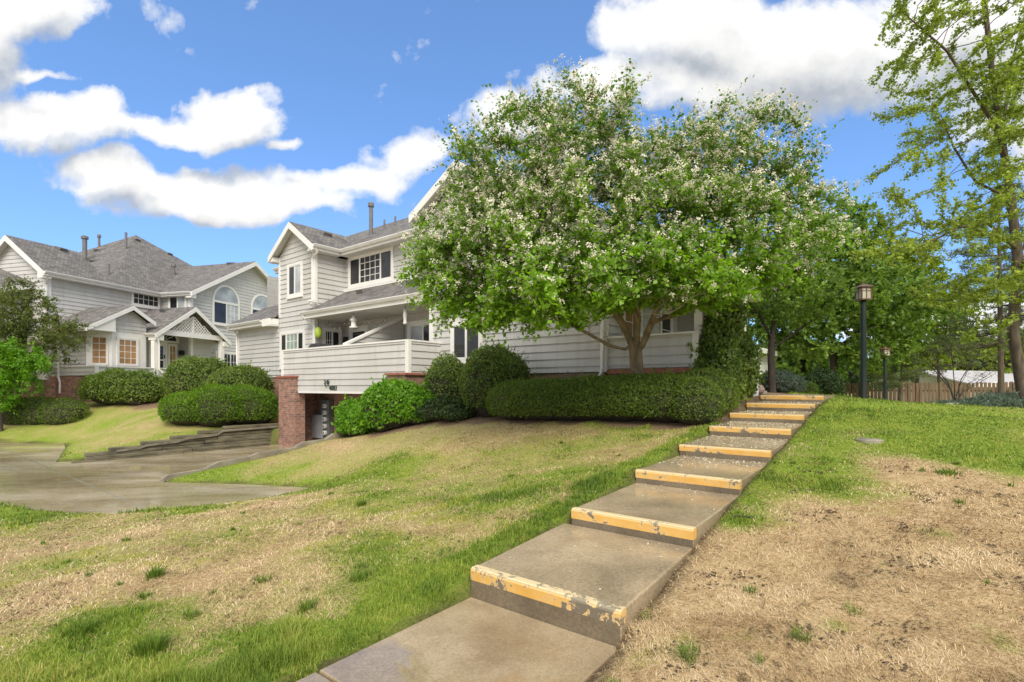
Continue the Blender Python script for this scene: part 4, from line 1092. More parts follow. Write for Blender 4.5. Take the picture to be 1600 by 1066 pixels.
    # bay room with its own gable
    wall(DW(.4), [(-1.6, 2.4), (0, 2.4), (0, 4.3), (-1.6, 4.3)])
    fac = lambda s, z, o: L(.4+.6*s-.707*o/KL, -1.6-.6*s-.707*o/KL, z)
    def panel(W, poly, name='bay_panel'):
        mb = MB(); flat(mb, W, poly); mb.build(name, 'trim', H)
    panel(fac, [(0, 2.4), (1, 2.4), (1, 4.3), (0, 4.3)]); panel(EW(-2.2), [(1.0, 2.4), (2.5, 2.4), (2.5, 4.3), (1.0, 4.3)])
    window(H, fac, .16, .86, 2.5, 3.75, [(0, 1, 2, 4, 'warm_glass')], cas=.06, sill=False); window(H, EW(-2.2), 1.18, 2.12, 2.5, 3.72, [(0, 1, 3, 4, 'warm_glass')], cas=.07, sill=False)
    wall(EW(-2.2), [(1.0, 3.95), (2.5, 3.95), (2.5, 4.5), (1.75, 4.98), (1.0, 4.55)], ref=.0)
    panel(lambda s, z, o: L(2.5+o, s, z), [(-2.2, 2.4), (-1.2, 2.4), (-1.2, 4.4), (-2.2, 4.4)])
    bp, be, sb = 5.12, 4.02, -2.45
    RF.plane([L(-.2, sb, be), L(1.72, sb, bp), L(1.72, .0, bp), L(-.2, .0, be)]); RF.plane([L(1.72, sb, bp), L(2.75, sb, 4.53), L(2.75, 0, 4.53), L(1.72, 0, bp)])
    RF.fascia(L(-.2, sb, be), L(1.72, sb, bp), -e, .2); RF.fascia(L(2.75, sb, 4.53), L(1.72, sb, bp), -e, .2); RF.fascia(L(-.2, sb, be), L(-.2, 0, be), -d, .18); RF.gutter(L(-.2, sb, be), L(-.2, 0, be), -d)
    mb = MB(); mb.slab([L(-.18, -2.43, be-.02), L(-.18, -2.43, be-.1), L(.98, -2.43, be-.1), L(.98, -2.43, be+.62)], (L(0, .06, 0)-L(0, 0, 0))); mb.build('gable_panel', 'trim', H)
    RF.soffit([L(-.2, sb, be-.1), L(1.0, sb, be-.1), L(1.0, 0, be-.1), L(-.2, 0, be-.1)])
    # deck wall with brick base
    mb = MB(); siding(mb, DW(.07), [(-2.6, 2.07), (-.6, 2.07), (-.6, 2.42), (-2.6, 2.42)], h=.17); siding(mb, EW(-2.6), [(.07, 2.07), (3.4, 2.07), (3.4, 2.42), (.07, 2.42)], h=.17)
    dw = mb.build('deck_wall', 'siding', H)
    mb = MB(); F = lambda u, v, z: L(u, v, z)
    mb.box(F, .03, .17, -2.64, -.6, 2.422, 2.47); mb.box(F, .171, 3.44, -2.64, -2.5, 2.422, 2.468); wbox(mb, EW(-2.6), .03, .16, 2.07, 2.42, -.01, .04); wbox(mb, EW(-2.6), 3.28, 3.42, 2.07, 2.42, -.01, .04)
    mb.build('cap_rail', 'trim', dw)
    mb = MB(); mb.box(F, .1, 3.4, -2.57, -.02, 1.0, 2.06); mb.box(F, .02, 13, -1.82, -.05, .9, 1.9) if False else mb.box(F, 3.41, 13, -1.82, -1.7, .9, 1.9); mb.box(F, -2.1, .08, .03, .2, .9, 1.9); mb.box(F, .0, .098, -.5, .028, .95, 1.905); mb.build('brick_base', 'brick', H)
    # entry porch: door wall, columns, lattice gable
    wall(EW(-1.2), [(2.5, 1.9), (5.12, 1.9), (5.12, 4.7), (2.5, 4.7)])
    door(H, EW(-1.2), 3.52, 4.28, 2.08, 3.68, glass='dark_glass')
    window(H, EW(-1.2), 4.42, 4.92, 2.1, 3.72, [(0, 1, 2, 4, 'warm_glass')], cas=.07, name='sidelight', sill=False)
    W = EW(-1.2); mb = MB(); n = 16; cc = 4.2; r = .78
    for i in range(n):
        t0, t1 = math.pi*i/n, math.pi*(i+1)/n
        mb.box8([W(cc+rr*math.cos(tt), 3.86+rr*.8*math.sin(tt), oo) for oo in (-.02, .06) for rr, tt in ((r-.1, t0), (r, t0), (r, t1), (r-.1, t1))])
    wbox(mb, W, cc-r, cc+r, 3.79, 3.86, -.02, .06)
    for i in range(1, 6):
        t = math.pi*i/6; mb.box8([W(cc+rr*math.cos(t)+dd*math.sin(t), 3.86+rr*.8*math.sin(t)-dd*math.cos(t), oo) for oo in (.03, .05) for rr, dd in ((.12, -.012), (r-.1, -.012), (r-.1, .012), (.12, .012))])
    fw = mb.build('fan_window', 'trim', H)
    mb = MB(); mb.slab([W(cc+(r-.09)*math.cos(math.pi*i/n), 3.86+(r-.09)*.8*math.sin(math.pi*i/n), .01) for i in range(n+1)], W(0, 0, .028)-W(0, 0, .01)); mb.build('pane', 'dark_glass', fw)
    mb = MB(); wbox(mb, DW(5.12), -1.5, -1.3, 3.2, 3.42, .02, .2); mb.build('wall_lamp', 'black_metal', H)
    tp, zp, ze = 4.58, 5.48, 4.02; hl, hr, sq = 2.08, 2.15, -2.75
    RF.plane([L(tp-hl, sq, ze), L(tp, sq, zp), L(tp, 0, zp), L(tp-hl, 0, ze)]); RF.plane([L(tp, sq, zp), L(tp+hr, sq, ze-.06), L(tp+hr, -1.85, ze-.06), L(tp, -1.85, zp)])
    RF.fascia(L(tp-hl, sq, ze), L(tp, sq, zp), -e, .24); RF.fascia(L(tp+hr, sq, ze-.06), L(tp, sq, zp), -e, .24)
    RF.fascia(L(tp-hl, sq, ze), L(tp-hl, -1.3, ze), -d, .18); RF.gutter(L(tp-hl, sq, ze), L(tp-hl, -1.3, ze), -d)
    for s, hh in ((-1, hl), (1, hr)):
        mb = MB(); mb.box(F, tp+s*hh-(.0 if s < 0 else .42), tp+s*hh+(.42 if s < 0 else 0), sq+.02, sq+.42, ze-.32, ze-.08); mb.build('eave_return', 'trim', H)
    WL = EW(sq+.18)
    mb = MB(); wbox(mb, WL, tp-hl+.42, tp+hr-.42, 3.98, 4.22, -.06, .06); mb.build('porch_beam', 'trim', H)
    mb = MB()
    gx = lambda z: (zp-.42-z)/(1.46/2.1)               # half width of the lattice triangle at height z
    for sgn in (1, -1):
        k = -2.6
        while k < 2.6:
            seg = []
            for i in range(41):
                z = 4.22+i*.02; s = k+sgn*(z-4.22)
                if abs(s) < gx(z): seg.append((s, z))
            if len(seg) > 2:
                (s0, z0), (s1, z1) = seg[0], seg[-1]
                oo = .0 if sgn > 0 else .012
                mb.box8([WL(tp+s0-.03, z0, oo), WL(tp+s0+.03, z0, oo), WL(tp+s1+.03, z1, oo), WL(tp+s1-.03, z1, oo), WL(tp+s0-.03, z0, oo+.011), WL(tp+s0+.03, z0, oo+.011), WL(tp+s1+.03, z1, oo+.011), WL(tp+s1-.03, z1, oo+.011)])
            k += .165
    wbox(mb, WL, tp-.04, tp+.04, 4.22, 5.0, -.02, .045)
    mb.build('gable_lattice', 'trim', H)
    for tt in (2.62, 6.3):
        mb = MB(); mb.box(F, tt-.1, tt+.1, sq+.1, sq+.3, 1.4, 3.98); mb.build('porch_post', 'trim', H)
    downspout(H, [L(2.52, -2.75, 3.9), L(2.62, -2.74, 3.72), L(2.68, -2.72, 3.5), L(2.68, -2.72, 2.4), L(2.8, -2.8, 2.25)])
    downspout(H, [L(-.2, -.36, 6.15), L(-.1, -.2, 5.95), L(-.04, -.05, 5.8), L(-.04, -.05, 2.0)])
    downspout(H, [L(-.05, -.7, 3.9), L(-.05, -.75, 2.0), L(-.1, -.9, 1.8), L(-.14, -.95, 1.35)])
    # chimney pipes and vents
    on = lambda t, q: L(t, q, zw(q))
    onb = lambda t, q: L(t, q, zE+sl*(t-2.4))
    pd, pq = d, (on(5, 3)-on(5, 2)).normalized(); nn = pq.cross(d); nn = nn if nn.z > 0 else -nn
    vent_pipe(H, onb(5.0, 5.0), 1.35, .12); vent_pipe(H, onb(6.9, 6.6), .6, .07); vent_pipe(H, on(6.2, 3.7), .85, .07, False)
    vent_pipe(H, on(7.5, 1.9), .45, .09, True); vent_pipe(H, on(3.2, .9), .28, .05, False); vent_pipe(H, on(7.6, 1.2), .12, .08, False)
    for t, q in ((7.7, 4.9), (9.2, 4.25)): roof_vent(H, on(t, q), pd, pq, nn)
    pe, pt = e, (onb(6, 5)-onb(5, 5)).normalized(); n3 = pt.cross(e); n3 = n3 if n3.z > 0 else -n3
    for t, q in ((5.0, 4.3), (6.4, 5.9), (4.3, 4.6)): roof_vent(H, onb(t, q), pe, pt, n3)
    roof_vent(H, L(1.7, q1-.12, pk-.08), pd, pq, nn)
    wq = (L(9.1, 0, wr)-L(9.1-hw, 0, zE)).normalized(); wn = wq.cross(e); wn = wn if wn.z > 0 else -wn
    roof_vent(H, L(9.0, -.6, wr-.06), e, wq, wn); roof_vent(H, L(4.4, -1.1, zp-.12), e, wq, wn)
build_left_house()
# ------------------------------------------------------------------ foliage tools
def unit(v): return v/np.maximum(np.linalg.norm(v, axis=1, keepdims=True), 1e-9)
def rand_dir(n, rng): return unit(rng.normal(size=(n, 3)))
def leaf_quads(c, d, nrm, ln, wd, rng=None):
    """kite shaped leaves: centre, long direction, rough normal, length, width -> verts, faces"""
    d = unit(d); s = unit(np.cross(d, nrm)); nn = np.cross(s, d)
    ln = np.broadcast_to(np.asarray(ln, float), (len(c),))[:, None]; wd = np.broadcast_to(np.asarray(wd, float), (len(c),))[:, None]
    b = c-d*ln*.5; t = c+d*ln*.5-nn*ln*.10; m = c+d*ln*.02+nn*ln*.06
    v = np.stack([b, m+s*wd*.5-nn*ln*.02, t, m-s*wd*.5-nn*ln*.02], 1).reshape(-1, 3)
    f = np.arange(len(v)).reshape(-1, 4)
    return v, f
def leaves(name, mat, parent, c, d, nrm, ln, wd, rng, rnd=None):
    v, f = leaf_quads(c, d, nrm, ln, wd)
    r = rng.random(len(c)) if rnd is None else rnd
    return np_mesh(name, v, f, mat, parent, {'rnd': r})
def ell_points(n, ells, rng, hollow=.0, reject=None):
    """points inside a union of ellipsoids [(cx,cy,cz,rx,ry,rz)]"""
    vol = np.array([e[3]*e[4]*e[5] for e in ells]); k = rng.choice(len(ells), n, p=vol/vol.sum())
    E = np.array(ells)[k]
    r = (hollow+(1-hollow)*rng.random(n)**(1/2.2))[:, None]
    p = rand_dir(n, rng)*r*E[:, 3:]+E[:, :3]
    if reject is not None: p = p[~reject(p)]
    return p

def grow(trunks, attr, step=.22, infl=3., kill=.4, iters=120, rng=RNG, grav=0.):
    """space colonisation. trunks: list of polylines, each starting on an earlier one"""
    pos = []; par = []
    for line in trunks:
        line = [Vector(p) for p in line]
        if pos:
            kd = min(range(len(pos)), key=lambda i: (pos[i]-line[0]).length)
            last = kd
        else:
            pos.append(line[0]); par.append(-1); last = 0
        for a, b in zip(line, line[1:]):
            n = max(1, int(round((b-a).length/step)))
            for i in range(1, n+1):
                pos.append(a.lerp(b, i/n)); par.append(last); last = len(pos)-1
    A_ = [Vector(p) for p in attr]
    nkid = [0]*len(pos)
    for p in par:
        if p >= 0: nkid[p] += 1
    for it in range(iters):
        kd = kdtree.KDTree(len(pos))
        for i, p in enumerate(pos): kd.insert(p, i)
        kd.balance()
        pull = {}; keep = []
        for a in A_:
            co, i, ds = kd.find(a)
            if ds < kill: continue
            keep.append(a)
            if ds < infl:
                pull[i] = pull.get(i, Vector())+(a-co).normalized()
        A_ = keep
        if not pull or not A_: break
        grew = False
        for i, d in pull.items():
            if nkid[i] > 3: continue
            dd = d.normalized()+Vector(rng.normal(size=3))*.18+Vector((0, 0, grav))
            if par[i] >= 0: dd += (pos[i]-pos[par[i]]).normalized()*.35
            q = pos[i]+dd.normalized()*step
            pos.append(q); par.append(i); nkid.append(0); nkid[i] += 1; grew = True
        if not grew: break
    return pos, par
def skeleton_mesh(name, mat, parent, pos, par, base_r, tip_r=.006, sides=6, minr=0.):
    n = len(pos); kids = [[] for _ in range(n)]
    for i, p in enumerate(par):
        if p >= 0: kids[p].append(i)
    tips = np.zeros(n)
    for i in range(n-1, -1, -1):
        if not kids[i]: tips[i] = 1
        if par[i] >= 0: tips[par[i]] += tips[i]
    # children always come after parents, so a reverse pass is enough
    ex = math.log(base_r/tip_r)/math.log(max(tips[0], 2))
    rad = tip_r*np.maximum(tips, 1)**ex
    mb = MB()
    stack = [(0, None)]
    while stack:
        i, pre = stack.pop()
        line = [pre, i] if pre is not None else [i]
        while kids[i]:
            ks = sorted(kids[i], key=lambda k: -tips[k])
            for k in ks[1:]: stack.append((k, i))
            i = ks[0]; line.append(i)
        if len(line) < 2 or rad[line[1]] < minr: continue
        rr = [rad[k] for k in line]
        if pre is not None: rr[0] = min(rr[0], rr[1]*1.25)
        if pre is None: rr[0] *= 1.35
        mb.tube([pos[k] for k in line], rr, sides if rr[min(1, len(rr)-1)] > .02 else 4, cap=False)
    o = mb.build(name, mat, parent, smooth=True)
    return o, rad, kids
def sprays(pos, par, rad, rng, rmax, per, length, nleaf, jitter=.9, up=.25):
    """twigs at the thin ends of the skeleton: returns leaf centres, directions, twig index and twig polylines"""
    idx = [i for i in range(len(pos)) if rad[i] < rmax and par[i] >= 0]
    P0 = []; D0 = []
    for i in idx:
        d = (pos[i]-pos[par[i]]).normalized()
        for k in range(per):
            P0.append(pos[i].lerp(pos[par[i]], rng.random())); D0.append(d)
    P0 = np.array(P0); D0 = np.array(D0)
    D = unit(D0+rng.normal(size=D0.shape)*jitter+np.array([0, 0, up]))
    ln = length*(.5+rng.random(len(P0)))
    t = (np.arange(nleaf)+.6)/nleaf
    c = P0[:, None]+D[:, None]*(ln[:, None]*t)[..., None]
    side = rand_dir(len(P0), rng)
    sd = np.where(np.arange(nleaf) % 2 == 0, 1, -1)[None, :, None]*unit(np.cross(D, side))[:, None]
    c = c+sd*.03+rng.normal(size=c.shape)*.018-np.array([0, 0, 1])*(t**2*.10*length)[None, :, None]
    dl = unit((D[:, None]*.6+sd+rng.normal(size=c.shape)*.45).reshape(-1, 3))
    return c.reshape(-1, 3), dl, np.repeat(np.arange(len(P0)), nleaf), (P0, P0+D*ln[:, None])
def twig_mesh(name, mat, parent, a, b, r=.003):
    n = len(a); d = unit(b-a); s = unit(np.cross(d, np.array([.3, .2, .9]))); u = np.cross(s, d)
    v = np.stack([a+s*r, a-s*r*.5+u*r*.87, a-s*r*.5-u*r*.87, b], 1).reshape(-1, 3)
    i = np.arange(n)[:, None]*4
    f = np.concatenate([i+np.array([[0, 1, 3]]), i+np.array([[1, 2, 3]]), i+np.array([[2, 0, 3]])])
    return np_mesh(name, v, f, mat, parent)
def E(px, py, Y, rx, ry, rz):
    p = P(px, py, Y); return (p.x, p.y, p.z, rx, ry, rz)

def leafy_tree(name, label, cat, trunks, ells, natt, leafmat, barkmat, base_r, leaf=(.06, .04), per=2, twig=.3, nleaf=8, rmax=.012, step=.25, infl=3., kill=.45, seed=1, group=None, reject=None, up=.2, tip_r=.006, clump=None, hollow=.25, drop=None, sides=6):
    rng = np.random.default_rng(seed)
    rt = root(name, trunks[0][0], label, cat, group)
    att = ell_points(natt, ells, rng, hollow, reject)
    pos, par = grow(trunks, att, step, infl, kill, 140, rng)
    tr, rad, kids = skeleton_mesh('trunk', barkmat, rt, pos, par, base_r, tip_r, sides)
    c, d, ti, (ta, tb) = sprays(pos, par, rad, rng, rmax, per, twig, nleaf, up=up)
    if drop is not None:
        keep = ~drop(c)
        c, d, ti = c[keep], d[keep], ti[keep]
    nrm = unit(rng.normal(size=c.shape)*.6+np.array([0, -.1, .9]))
    rn = np.clip(rng.random(len(c))*.7+(rng.random(ti.max()+1)[ti])*.35-.02, 0, 1)
    s = .6+.75*rng.random(len(c))
    leaves('crown', leafmat, rt, c, d, nrm, leaf[0]*s, leaf[1]*s, rng, rn)
    twig_mesh('twigs', barkmat, rt, ta, tb, .0035)
    return rt, pos, par, rad, (c, d, ti), (ta, tb), rng

def shrub(name, label, cat, ells, n, leafmat, leaf=(.05, .03), seed=1, group=None, lump=.16, lscale=2.2, core=.84, shell=(.80, 1.04), outward=.9, base=None, spikes=0, flat_top=None):
    """clipped or loose shrub: leaves through the outer shell of a few joined ellipsoids, a solid dark core added within"""
    rng = np.random.default_rng(seed)
    b = base or (ells[0][0], ells[0][1], ells[0][2]-ells[0][5])
    rt = root(name, b, label, cat, group)
    Ea = np.array(ells)
    area = (Ea[:, 3]*Ea[:, 4]+Ea[:, 3]*Ea[:, 5]+Ea[:, 4]*Ea[:, 5]); k = rng.choice(len(Ea), n, p=area/area.sum())
    u = rand_dir(n, rng); u[:, 2] = np.where((u[:, 2] < -.55), -u[:, 2]*.6, u[:, 2]); u = unit(u)
    ph = rng.random(9)*6.28
    def lumps(q):
        x, y, z = q[:, 0]*lscale, q[:, 1]*lscale, q[:, 2]*lscale
        return (np.sin(x*2.1+ph[0])*np.sin(y*2.3+ph[1])*np.sin(z*2.7+ph[2])+.6*np.sin(x*5+ph[3])*np.sin(y*4.7+ph[4])*np.sin(z*5.3+ph[5])+.4*np.sin(x*10+ph[6])*np.sin(y*11+ph[7])*np.sin(z*9+ph[8]))
    e = Ea[k]
    q = u*e[:, 3:]+e[:, :3]
    rr = (shell[0]+(shell[1]-shell[0])*rng.random(n)**.6)*(1+lump*lumps(q))
    c = u*e[:, 3:]*rr[:, None]+e[:, :3]
    if flat_top is not None: c[:, 2] = np.minimum(c[:, 2], flat_top+rng.normal(size=n)*.025)
    # drop what lies deep inside another lobe
    ins = np.zeros(n, bool)
    for j, ej in enumerate(Ea):
        m = (((c-ej[:3])/ej[3:])**2).sum(1) < .62
        ins |= m & (k != j)
    c, u2, ee = c[~ins], u[~ins], e[~ins]
    no = unit(u2/ee[:, 3:])
    g = gz(c[:, 0], c[:, 1]); ok = c[:, 2] > g-.02
    c, no = c[ok], no[ok]
    d = unit(np.cross(no, rand_dir(len(c), rng))+no*outward*rng.random((len(c), 1))+np.array([0, 0, .15]))
    nn = unit(no+rng.normal(size=c.shape)*.5)
    ns = max(12, len(c)//110); pk = rng.choice(len(c), ns); L_ = (.05+.13*rng.random(ns))*(1 if lump < .07 else 1.5)
    tt = np.linspace(.1, 1., 7); sd_ = unit(no[pk]+rng.normal(size=(ns, 3))*.4+np.array([0, 0, .5]))
    sc_ = (c[pk][:, None]+sd_[:, None]*(L_[:, None]*tt)[..., None]+rng.normal(size=(ns, 7, 3))*leaf[1]*.35).reshape(-1, 3)
    c = np.r_[c, sc_]; d = np.r_[d, unit(np.repeat(sd_, 7, 0)+rng.normal(size=sc_.shape)*.7)]; nn = np.r_[nn, rand_dir(len(sc_), rng)]
    s = .6+.8*rng.random(len(c))
    fo = leaves('foliage', leafmat, rt, c, d, nn, leaf[0]*s, leaf[1]*s, rng)
    # solid dark core added inside to block light and see-through
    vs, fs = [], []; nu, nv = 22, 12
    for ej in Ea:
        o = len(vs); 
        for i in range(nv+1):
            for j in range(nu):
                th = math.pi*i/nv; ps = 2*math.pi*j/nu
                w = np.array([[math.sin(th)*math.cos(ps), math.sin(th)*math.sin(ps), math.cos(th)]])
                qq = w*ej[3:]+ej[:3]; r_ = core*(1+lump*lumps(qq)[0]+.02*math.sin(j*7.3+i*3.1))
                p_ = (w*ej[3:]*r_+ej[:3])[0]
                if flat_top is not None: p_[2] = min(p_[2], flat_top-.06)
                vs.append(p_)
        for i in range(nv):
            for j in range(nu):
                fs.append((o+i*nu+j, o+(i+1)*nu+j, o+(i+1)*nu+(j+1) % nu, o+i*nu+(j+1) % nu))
    np_mesh('stems_or_core', np.array(vs), np.array(fs), 'twigs', rt, smooth=True)
    return rt

# ------------------------------------------------------------------ the flowering tree in the hedge
def build_hawthorn():
    rng = np.random.default_rng(11)
    B = A(4.3, 9.6, gza(4.3, 9.6)-.05)
    T = [B, P(995, 580, 10.2), P(993, 550, 10.15)]
    tr = [T,
          [P(993, 550, 10.15), P(972, 505, 10.0), P(955, 480, 9.8), P(935, 430, 9.4), P(905, 340, 9.1)],
          [P(993, 550, 10.15), P(996, 500, 9.9), P(992, 455, 9.6), P(985, 380, 9.2), P(965, 280, 9.0), P(950, 200, 9.0)],
          [P(1000, 548, 10.1), P(1018, 505, 9.8), P(1030, 470, 9.6), P(1055, 420, 9.4), P(1100, 330, 9.3), P(1130, 250, 9.2)],
          [P(985, 548, 10.1), P(952, 540, 9.7), P(920, 522, 9.3), P(893, 508, 9.0), P(850, 490, 8.8)],
          [P(1022, 500, 9.8), P(1050, 495, 9.5), P(1100, 475, 9.2), P(1150, 452, 9.0)],
          [P(955, 480, 9.8), P(900, 440, 9.4), P(830, 410, 9.3), P(760, 400, 9.3)],
          [P(990, 470, 9.7), P(985, 440, 8.8), P(970, 420, 8.0)]]
    ells = [E(960, 375, 8.9, 3.1, 1.6, 1.6), E(760, 400, 9.4, 1.5, 1.0, 1.2), E(825, 275, 9.0, 1.45, 1.2, 1.3), E(925, 230, 9.0, 1.15, 1.1, 1.1), E(735, 480, 9.2, .95, .8, .5), E(850, 490, 8.4, 1.1, .8, .35),
            E(1145, 272, 9.2, 1.4, 1.1, 1.2), E(1210, 360, 9.2, 1.25, 1.2, 1.05), E(975, 440, 7.7, 2.0, .8, .62), E(700, 430, 9.6, .8, .7, .85), E(1130, 430, 8.7, 1.2, .9, .5), E(1050, 290, 9.0, 1.1, 1.1, .9)]
    rej = lambda p: ((SN*p[:, 0]+CS*p[:, 1] > 10.0) & (-CS*p[:, 0]+SN*p[:, 1] > 3.2) & (p[:, 2] < 7.6))
    rt = root('hawthorn_tree', B, 'spreading flowering tree with white blossom rising from the clipped hedge in front of the house', 'tree')
    att = ell_points(3000, ells, rng, .2, rej)
    att = att[~((att[:, 2] > 6.0) & (np.abs(att[:, 0]-2.5) < .16))]
    pos, par = grow(tr, att, .17, 2.2, .27, 150, rng)
    o, rad, kids = skeleton_mesh('trunk', 'bark_pale', rt, pos, par, .135, .0045, 8)
    c, d, ti, (ta, tb) = sprays(pos, par, rad, rng, .0135, 7, .34, 13, up=.25)
    zlo = lambda q: np.interp(q[:, 0], [-1.5, .6, 1.5, 2.3, 3.3, 4.2], [2.25, 2.35, 2.8, 3.05, 2.95, 2.8])+.07*np.sin(q[:, 0]*9+q[:, 1]*5)
    inb = rej(c) | (c[:, 2] < zlo(c)); c, d, ti = c[~inb], d[~inb], ti[~inb]
    # long sprigs standing out of the top
    tips = np.array([pos[i] for i in range(len(pos)) if not kids[i]])
    tips = tips[tips[:, 2] > 5.0]
    sel = tips[rng.choice(len(tips), min(170, len(tips)), replace=False)]
    ctr = np.array([1.8, 9.0, 4.2])
    D = unit(unit(sel-ctr)*.8+rng.normal(size=sel.shape)*.35+np.array([0, 0, .45])); ln = .25+.5*rng.random(len(sel))
    t = np.linspace(.1, 1, 11)
    cs = (sel[:, None]+D[:, None]*(ln[:, None]*t)[..., None]+rng.normal(size=(len(sel), 11, 3))*.03).reshape(-1, 3)
    ds = unit(np.repeat(D, 11, 0)+rng.normal(size=cs.shape)*.8)
    # thin the crown towards the sky, thicker lower down
    keep = rng.random(len(c)) < np.interp(c[:, 2], [3, 4.6, 6, 7.5], [1, 1, .8, .62])
    cc = np.r_[c[keep], cs]; dd = np.r_[d[keep], ds]
    nrm = unit(rng.normal(size=cc.shape)*.55+np.array([0, -.15, .9]))
    s = .6+.7*rng.random(len(cc))
    low = np.interp(cc[:, 2], [2.6, 4.0, 5.5], [.32, .16, -.06])      # younger, brighter shoots on the lower skirt
    rn = np.clip(rng.random(len(cc))*.55+rng.random(len(ta))[np.r_[ti[keep], rng.integers(0, len(ta), len(cs))]]*.3+low, 0, 1)
    sz = np.interp(cc[:, 2], [3.2, 4.6], [1.15, .88]); leaves('crown', 'leaf_hawthorn', rt, cc, dd, nrm, .071*s*sz, .053*s*sz, rng, rn)
    kt = tb[:, 2] > zlo(tb); ta, tb = ta[kt], tb[kt]
    twig_mesh('twigs', 'bark_pale', rt, np.r_[ta, sel], np.r_[tb, sel+D*ln[:, None]], .003)
    # flower heads: flat clusters of many small petals
    m = np.r_[tb, ta*.45+tb*.55+rng.normal(size=ta.shape)*.04]; m = m[~rej(m)]
    pr = np.interp(m[:, 2], [2.6, 3.3, 4.2, 6.2, 7.5], [.06, .30, .95, .95, .7])*np.where(fbm(m[:, 0]*1.1+m[:, 1], m[:, 2]*1.1+4, 3) > .42, 1., .45)
    m = m[rng.random(len(m)) < pr*1.5]
    fd = unit(rng.normal(size=m.shape)*.5+np.array([0, -.35, .8]))
    k = 12
    cc = np.repeat(m, k, 0)+rng.normal(size=(len(m)*k, 3))*.023; ff = np.repeat(fd, k, 0)
    cc += ff*.03
    leaves('blossom', 'blossom', rt, cc, unit(np.cross(ff, rand_dir(len(cc), rng))), unit(ff+rng.normal(size=cc.shape)*.4), .030, .028, rng)
build_hawthorn()

# ------------------------------------------------------------------ hedge and shrubs by the house
def band(pts, rx, ry, h, n):
    """row of overlapping ellipsoids along a line of (a, b), standing on the ground"""
    out = []
    for i in range(n):
        t = i/(n-1)*(len(pts)-1); j = min(int(t), len(pts)-2); f = t-j
        a = pts[j][0]*(1-f)+pts[j+1][0]*f; b = pts[j][1]*(1-f)+pts[j+1][1]*f
        x, y = AB(a, b); z = float(gz(x, y))
        out.append((x, y, z+h*.42, rx, ry, h*.58))
    return out
def gE(a, b, rx, ry, h, sink=.42):
    x, y = AB(a, b); z = float(gz(x, y)); return (x, y, z+h*sink, rx, ry, h*(1-sink))
hd = band([(6.9, 9.15), (5.2, 9.3), (3.6, 9.4)], .78, .72, .86, 9)+[gE(3.15, 10.0, .62, .72, .86), gE(3.05, 9.2, .5, .55, .82)]
shrub('clipped_hedge', 'long rounded clipped hedge around the foot of the flowering tree', 'hedge', hd, 120000, 'leaf_hedge', (.045, .015), 21, lump=.035, shell=(.88, 1.03), core=.86, outward=1.3, base=AB(5, 9.3)+(gza(5, 9.3),))
shrub('round_shrub', 'tall dense rounded shrub left of the white flowering tree, the nearer one to it', 'shrub', [gE(8.05, 9.5, .74, .70, 1.72), gE(7.7, 9.65, .6, .58, 1.5)], 17000, 'leaf_boxwood', (.055, .03), 22, lump=.08)
shrub('round_shrub', 'tall dense rounded shrub standing between the balcony and its twin beside the flowering tree', 'shrub', [gE(9.75, 9.7, .60, .58, 1.6), gE(10.05, 9.8, .5, .5, 1.38)], 13000, 'leaf_boxwood', (.055, .03), 23, lump=.08)
shrub('bright_shrub', 'bright green leafy bush in front of the brick pier', 'shrub', [gE(11.05, 8.75, .74, .65, 1.30), gE(10.45, 8.75, .65, .55, 1.2), gE(10.0, 8.9, .5, .5, .85)], 11000, 'leaf_bright', (.085, .055), 24, lump=.13)
shrub('bright_shrub', 'bright green leafy bush beside the garage opening with the meters', 'shrub', [gE(12.42, 8.8, .66, .58, 1.0), gE(12.15, 8.6, .5, .45, .85)], 9000, 'leaf_bright', (.085, .055), 25, lump=.13)
shrub('low_shrub', 'dark low bush under the tall rounded shrubs', 'shrub', [gE(9.3, 9.0, .6, .4, .55), gE(8.7, 8.9, .45, .35, .4)], 4000, 'leaf_dark', (.06, .04), 26)
shrub('porch_shrub', 'dark glossy shrub against the right hand porch by the upper steps', 'shrub', [gE(3.25, 11.0, .5, .55, 1.75), gE(3.0, 11.6, .45, .5, 1.5), gE(3.1, 10.5, .4, .4, 1.2), (*AB(3.05, 11.2), gza(3.05, 11.2)+1.75, .38, .38, .5)], 13000, 'leaf_boxwood', (.085, .05), 27, lump=.2, core=.66, shell=(.7, 1.1))
shrub('sapling', 'small light green bush at the edge of the upper steps', 'shrub', [gE(2.95, 11.9, .28, .28, 1.1), gE(2.95, 11.3, .22, .25, .7)], 2200, 'leaf_yellowgreen', (.09, .05), 28, lump=.25, core=.45, shell=(.45, 1.1))
# juniper on the timber wall
jn = [gE(18.95, 8.6, 1.0, .9, 1.32), gE(19.1, 7.7, 1.0, .9, 1.36), gE(19.6, 7.0, .85, .8, 1.1), gE(18.75, 9.0, .75, .6, 1.2)]
shrub('juniper', 'round clipped bright green juniper on top of the timber wall', 'shrub', jn, 30000, 'leaf_juniper', (.085, .018), 31, lump=.06, shell=(.86, 1.05), core=.86, outward=1.6)
pS = on_ground(372, 618, 19.6); shrub('round_shrub', 'rounded dense shrub behind the bright juniper, close to the grey wall', 'shrub', [(pS.x, pS.y, pS.z+.75, 1.18, 1.0, .95), (pS.x+.35, pS.y, pS.z+.8, .9, .9, .92)], 14000, 'leaf_boxwood', (.075, .042), 32, lump=.07, base=tuple(pS))
pS = on_ground(298, 624, 21.3); shrub('round_shrub', 'rounded dense shrub at the foot of the entry porch with the lattice gable', 'shrub', [(pS.x, pS.y, pS.z+.8, 1.0, .9, 1.05), (pS.x+.6, pS.y+.2, pS.z+.9, .9, .9, .95)], 13000, 'leaf_boxwood', (.08, .045), 33, lump=.08, base=tuple(pS))
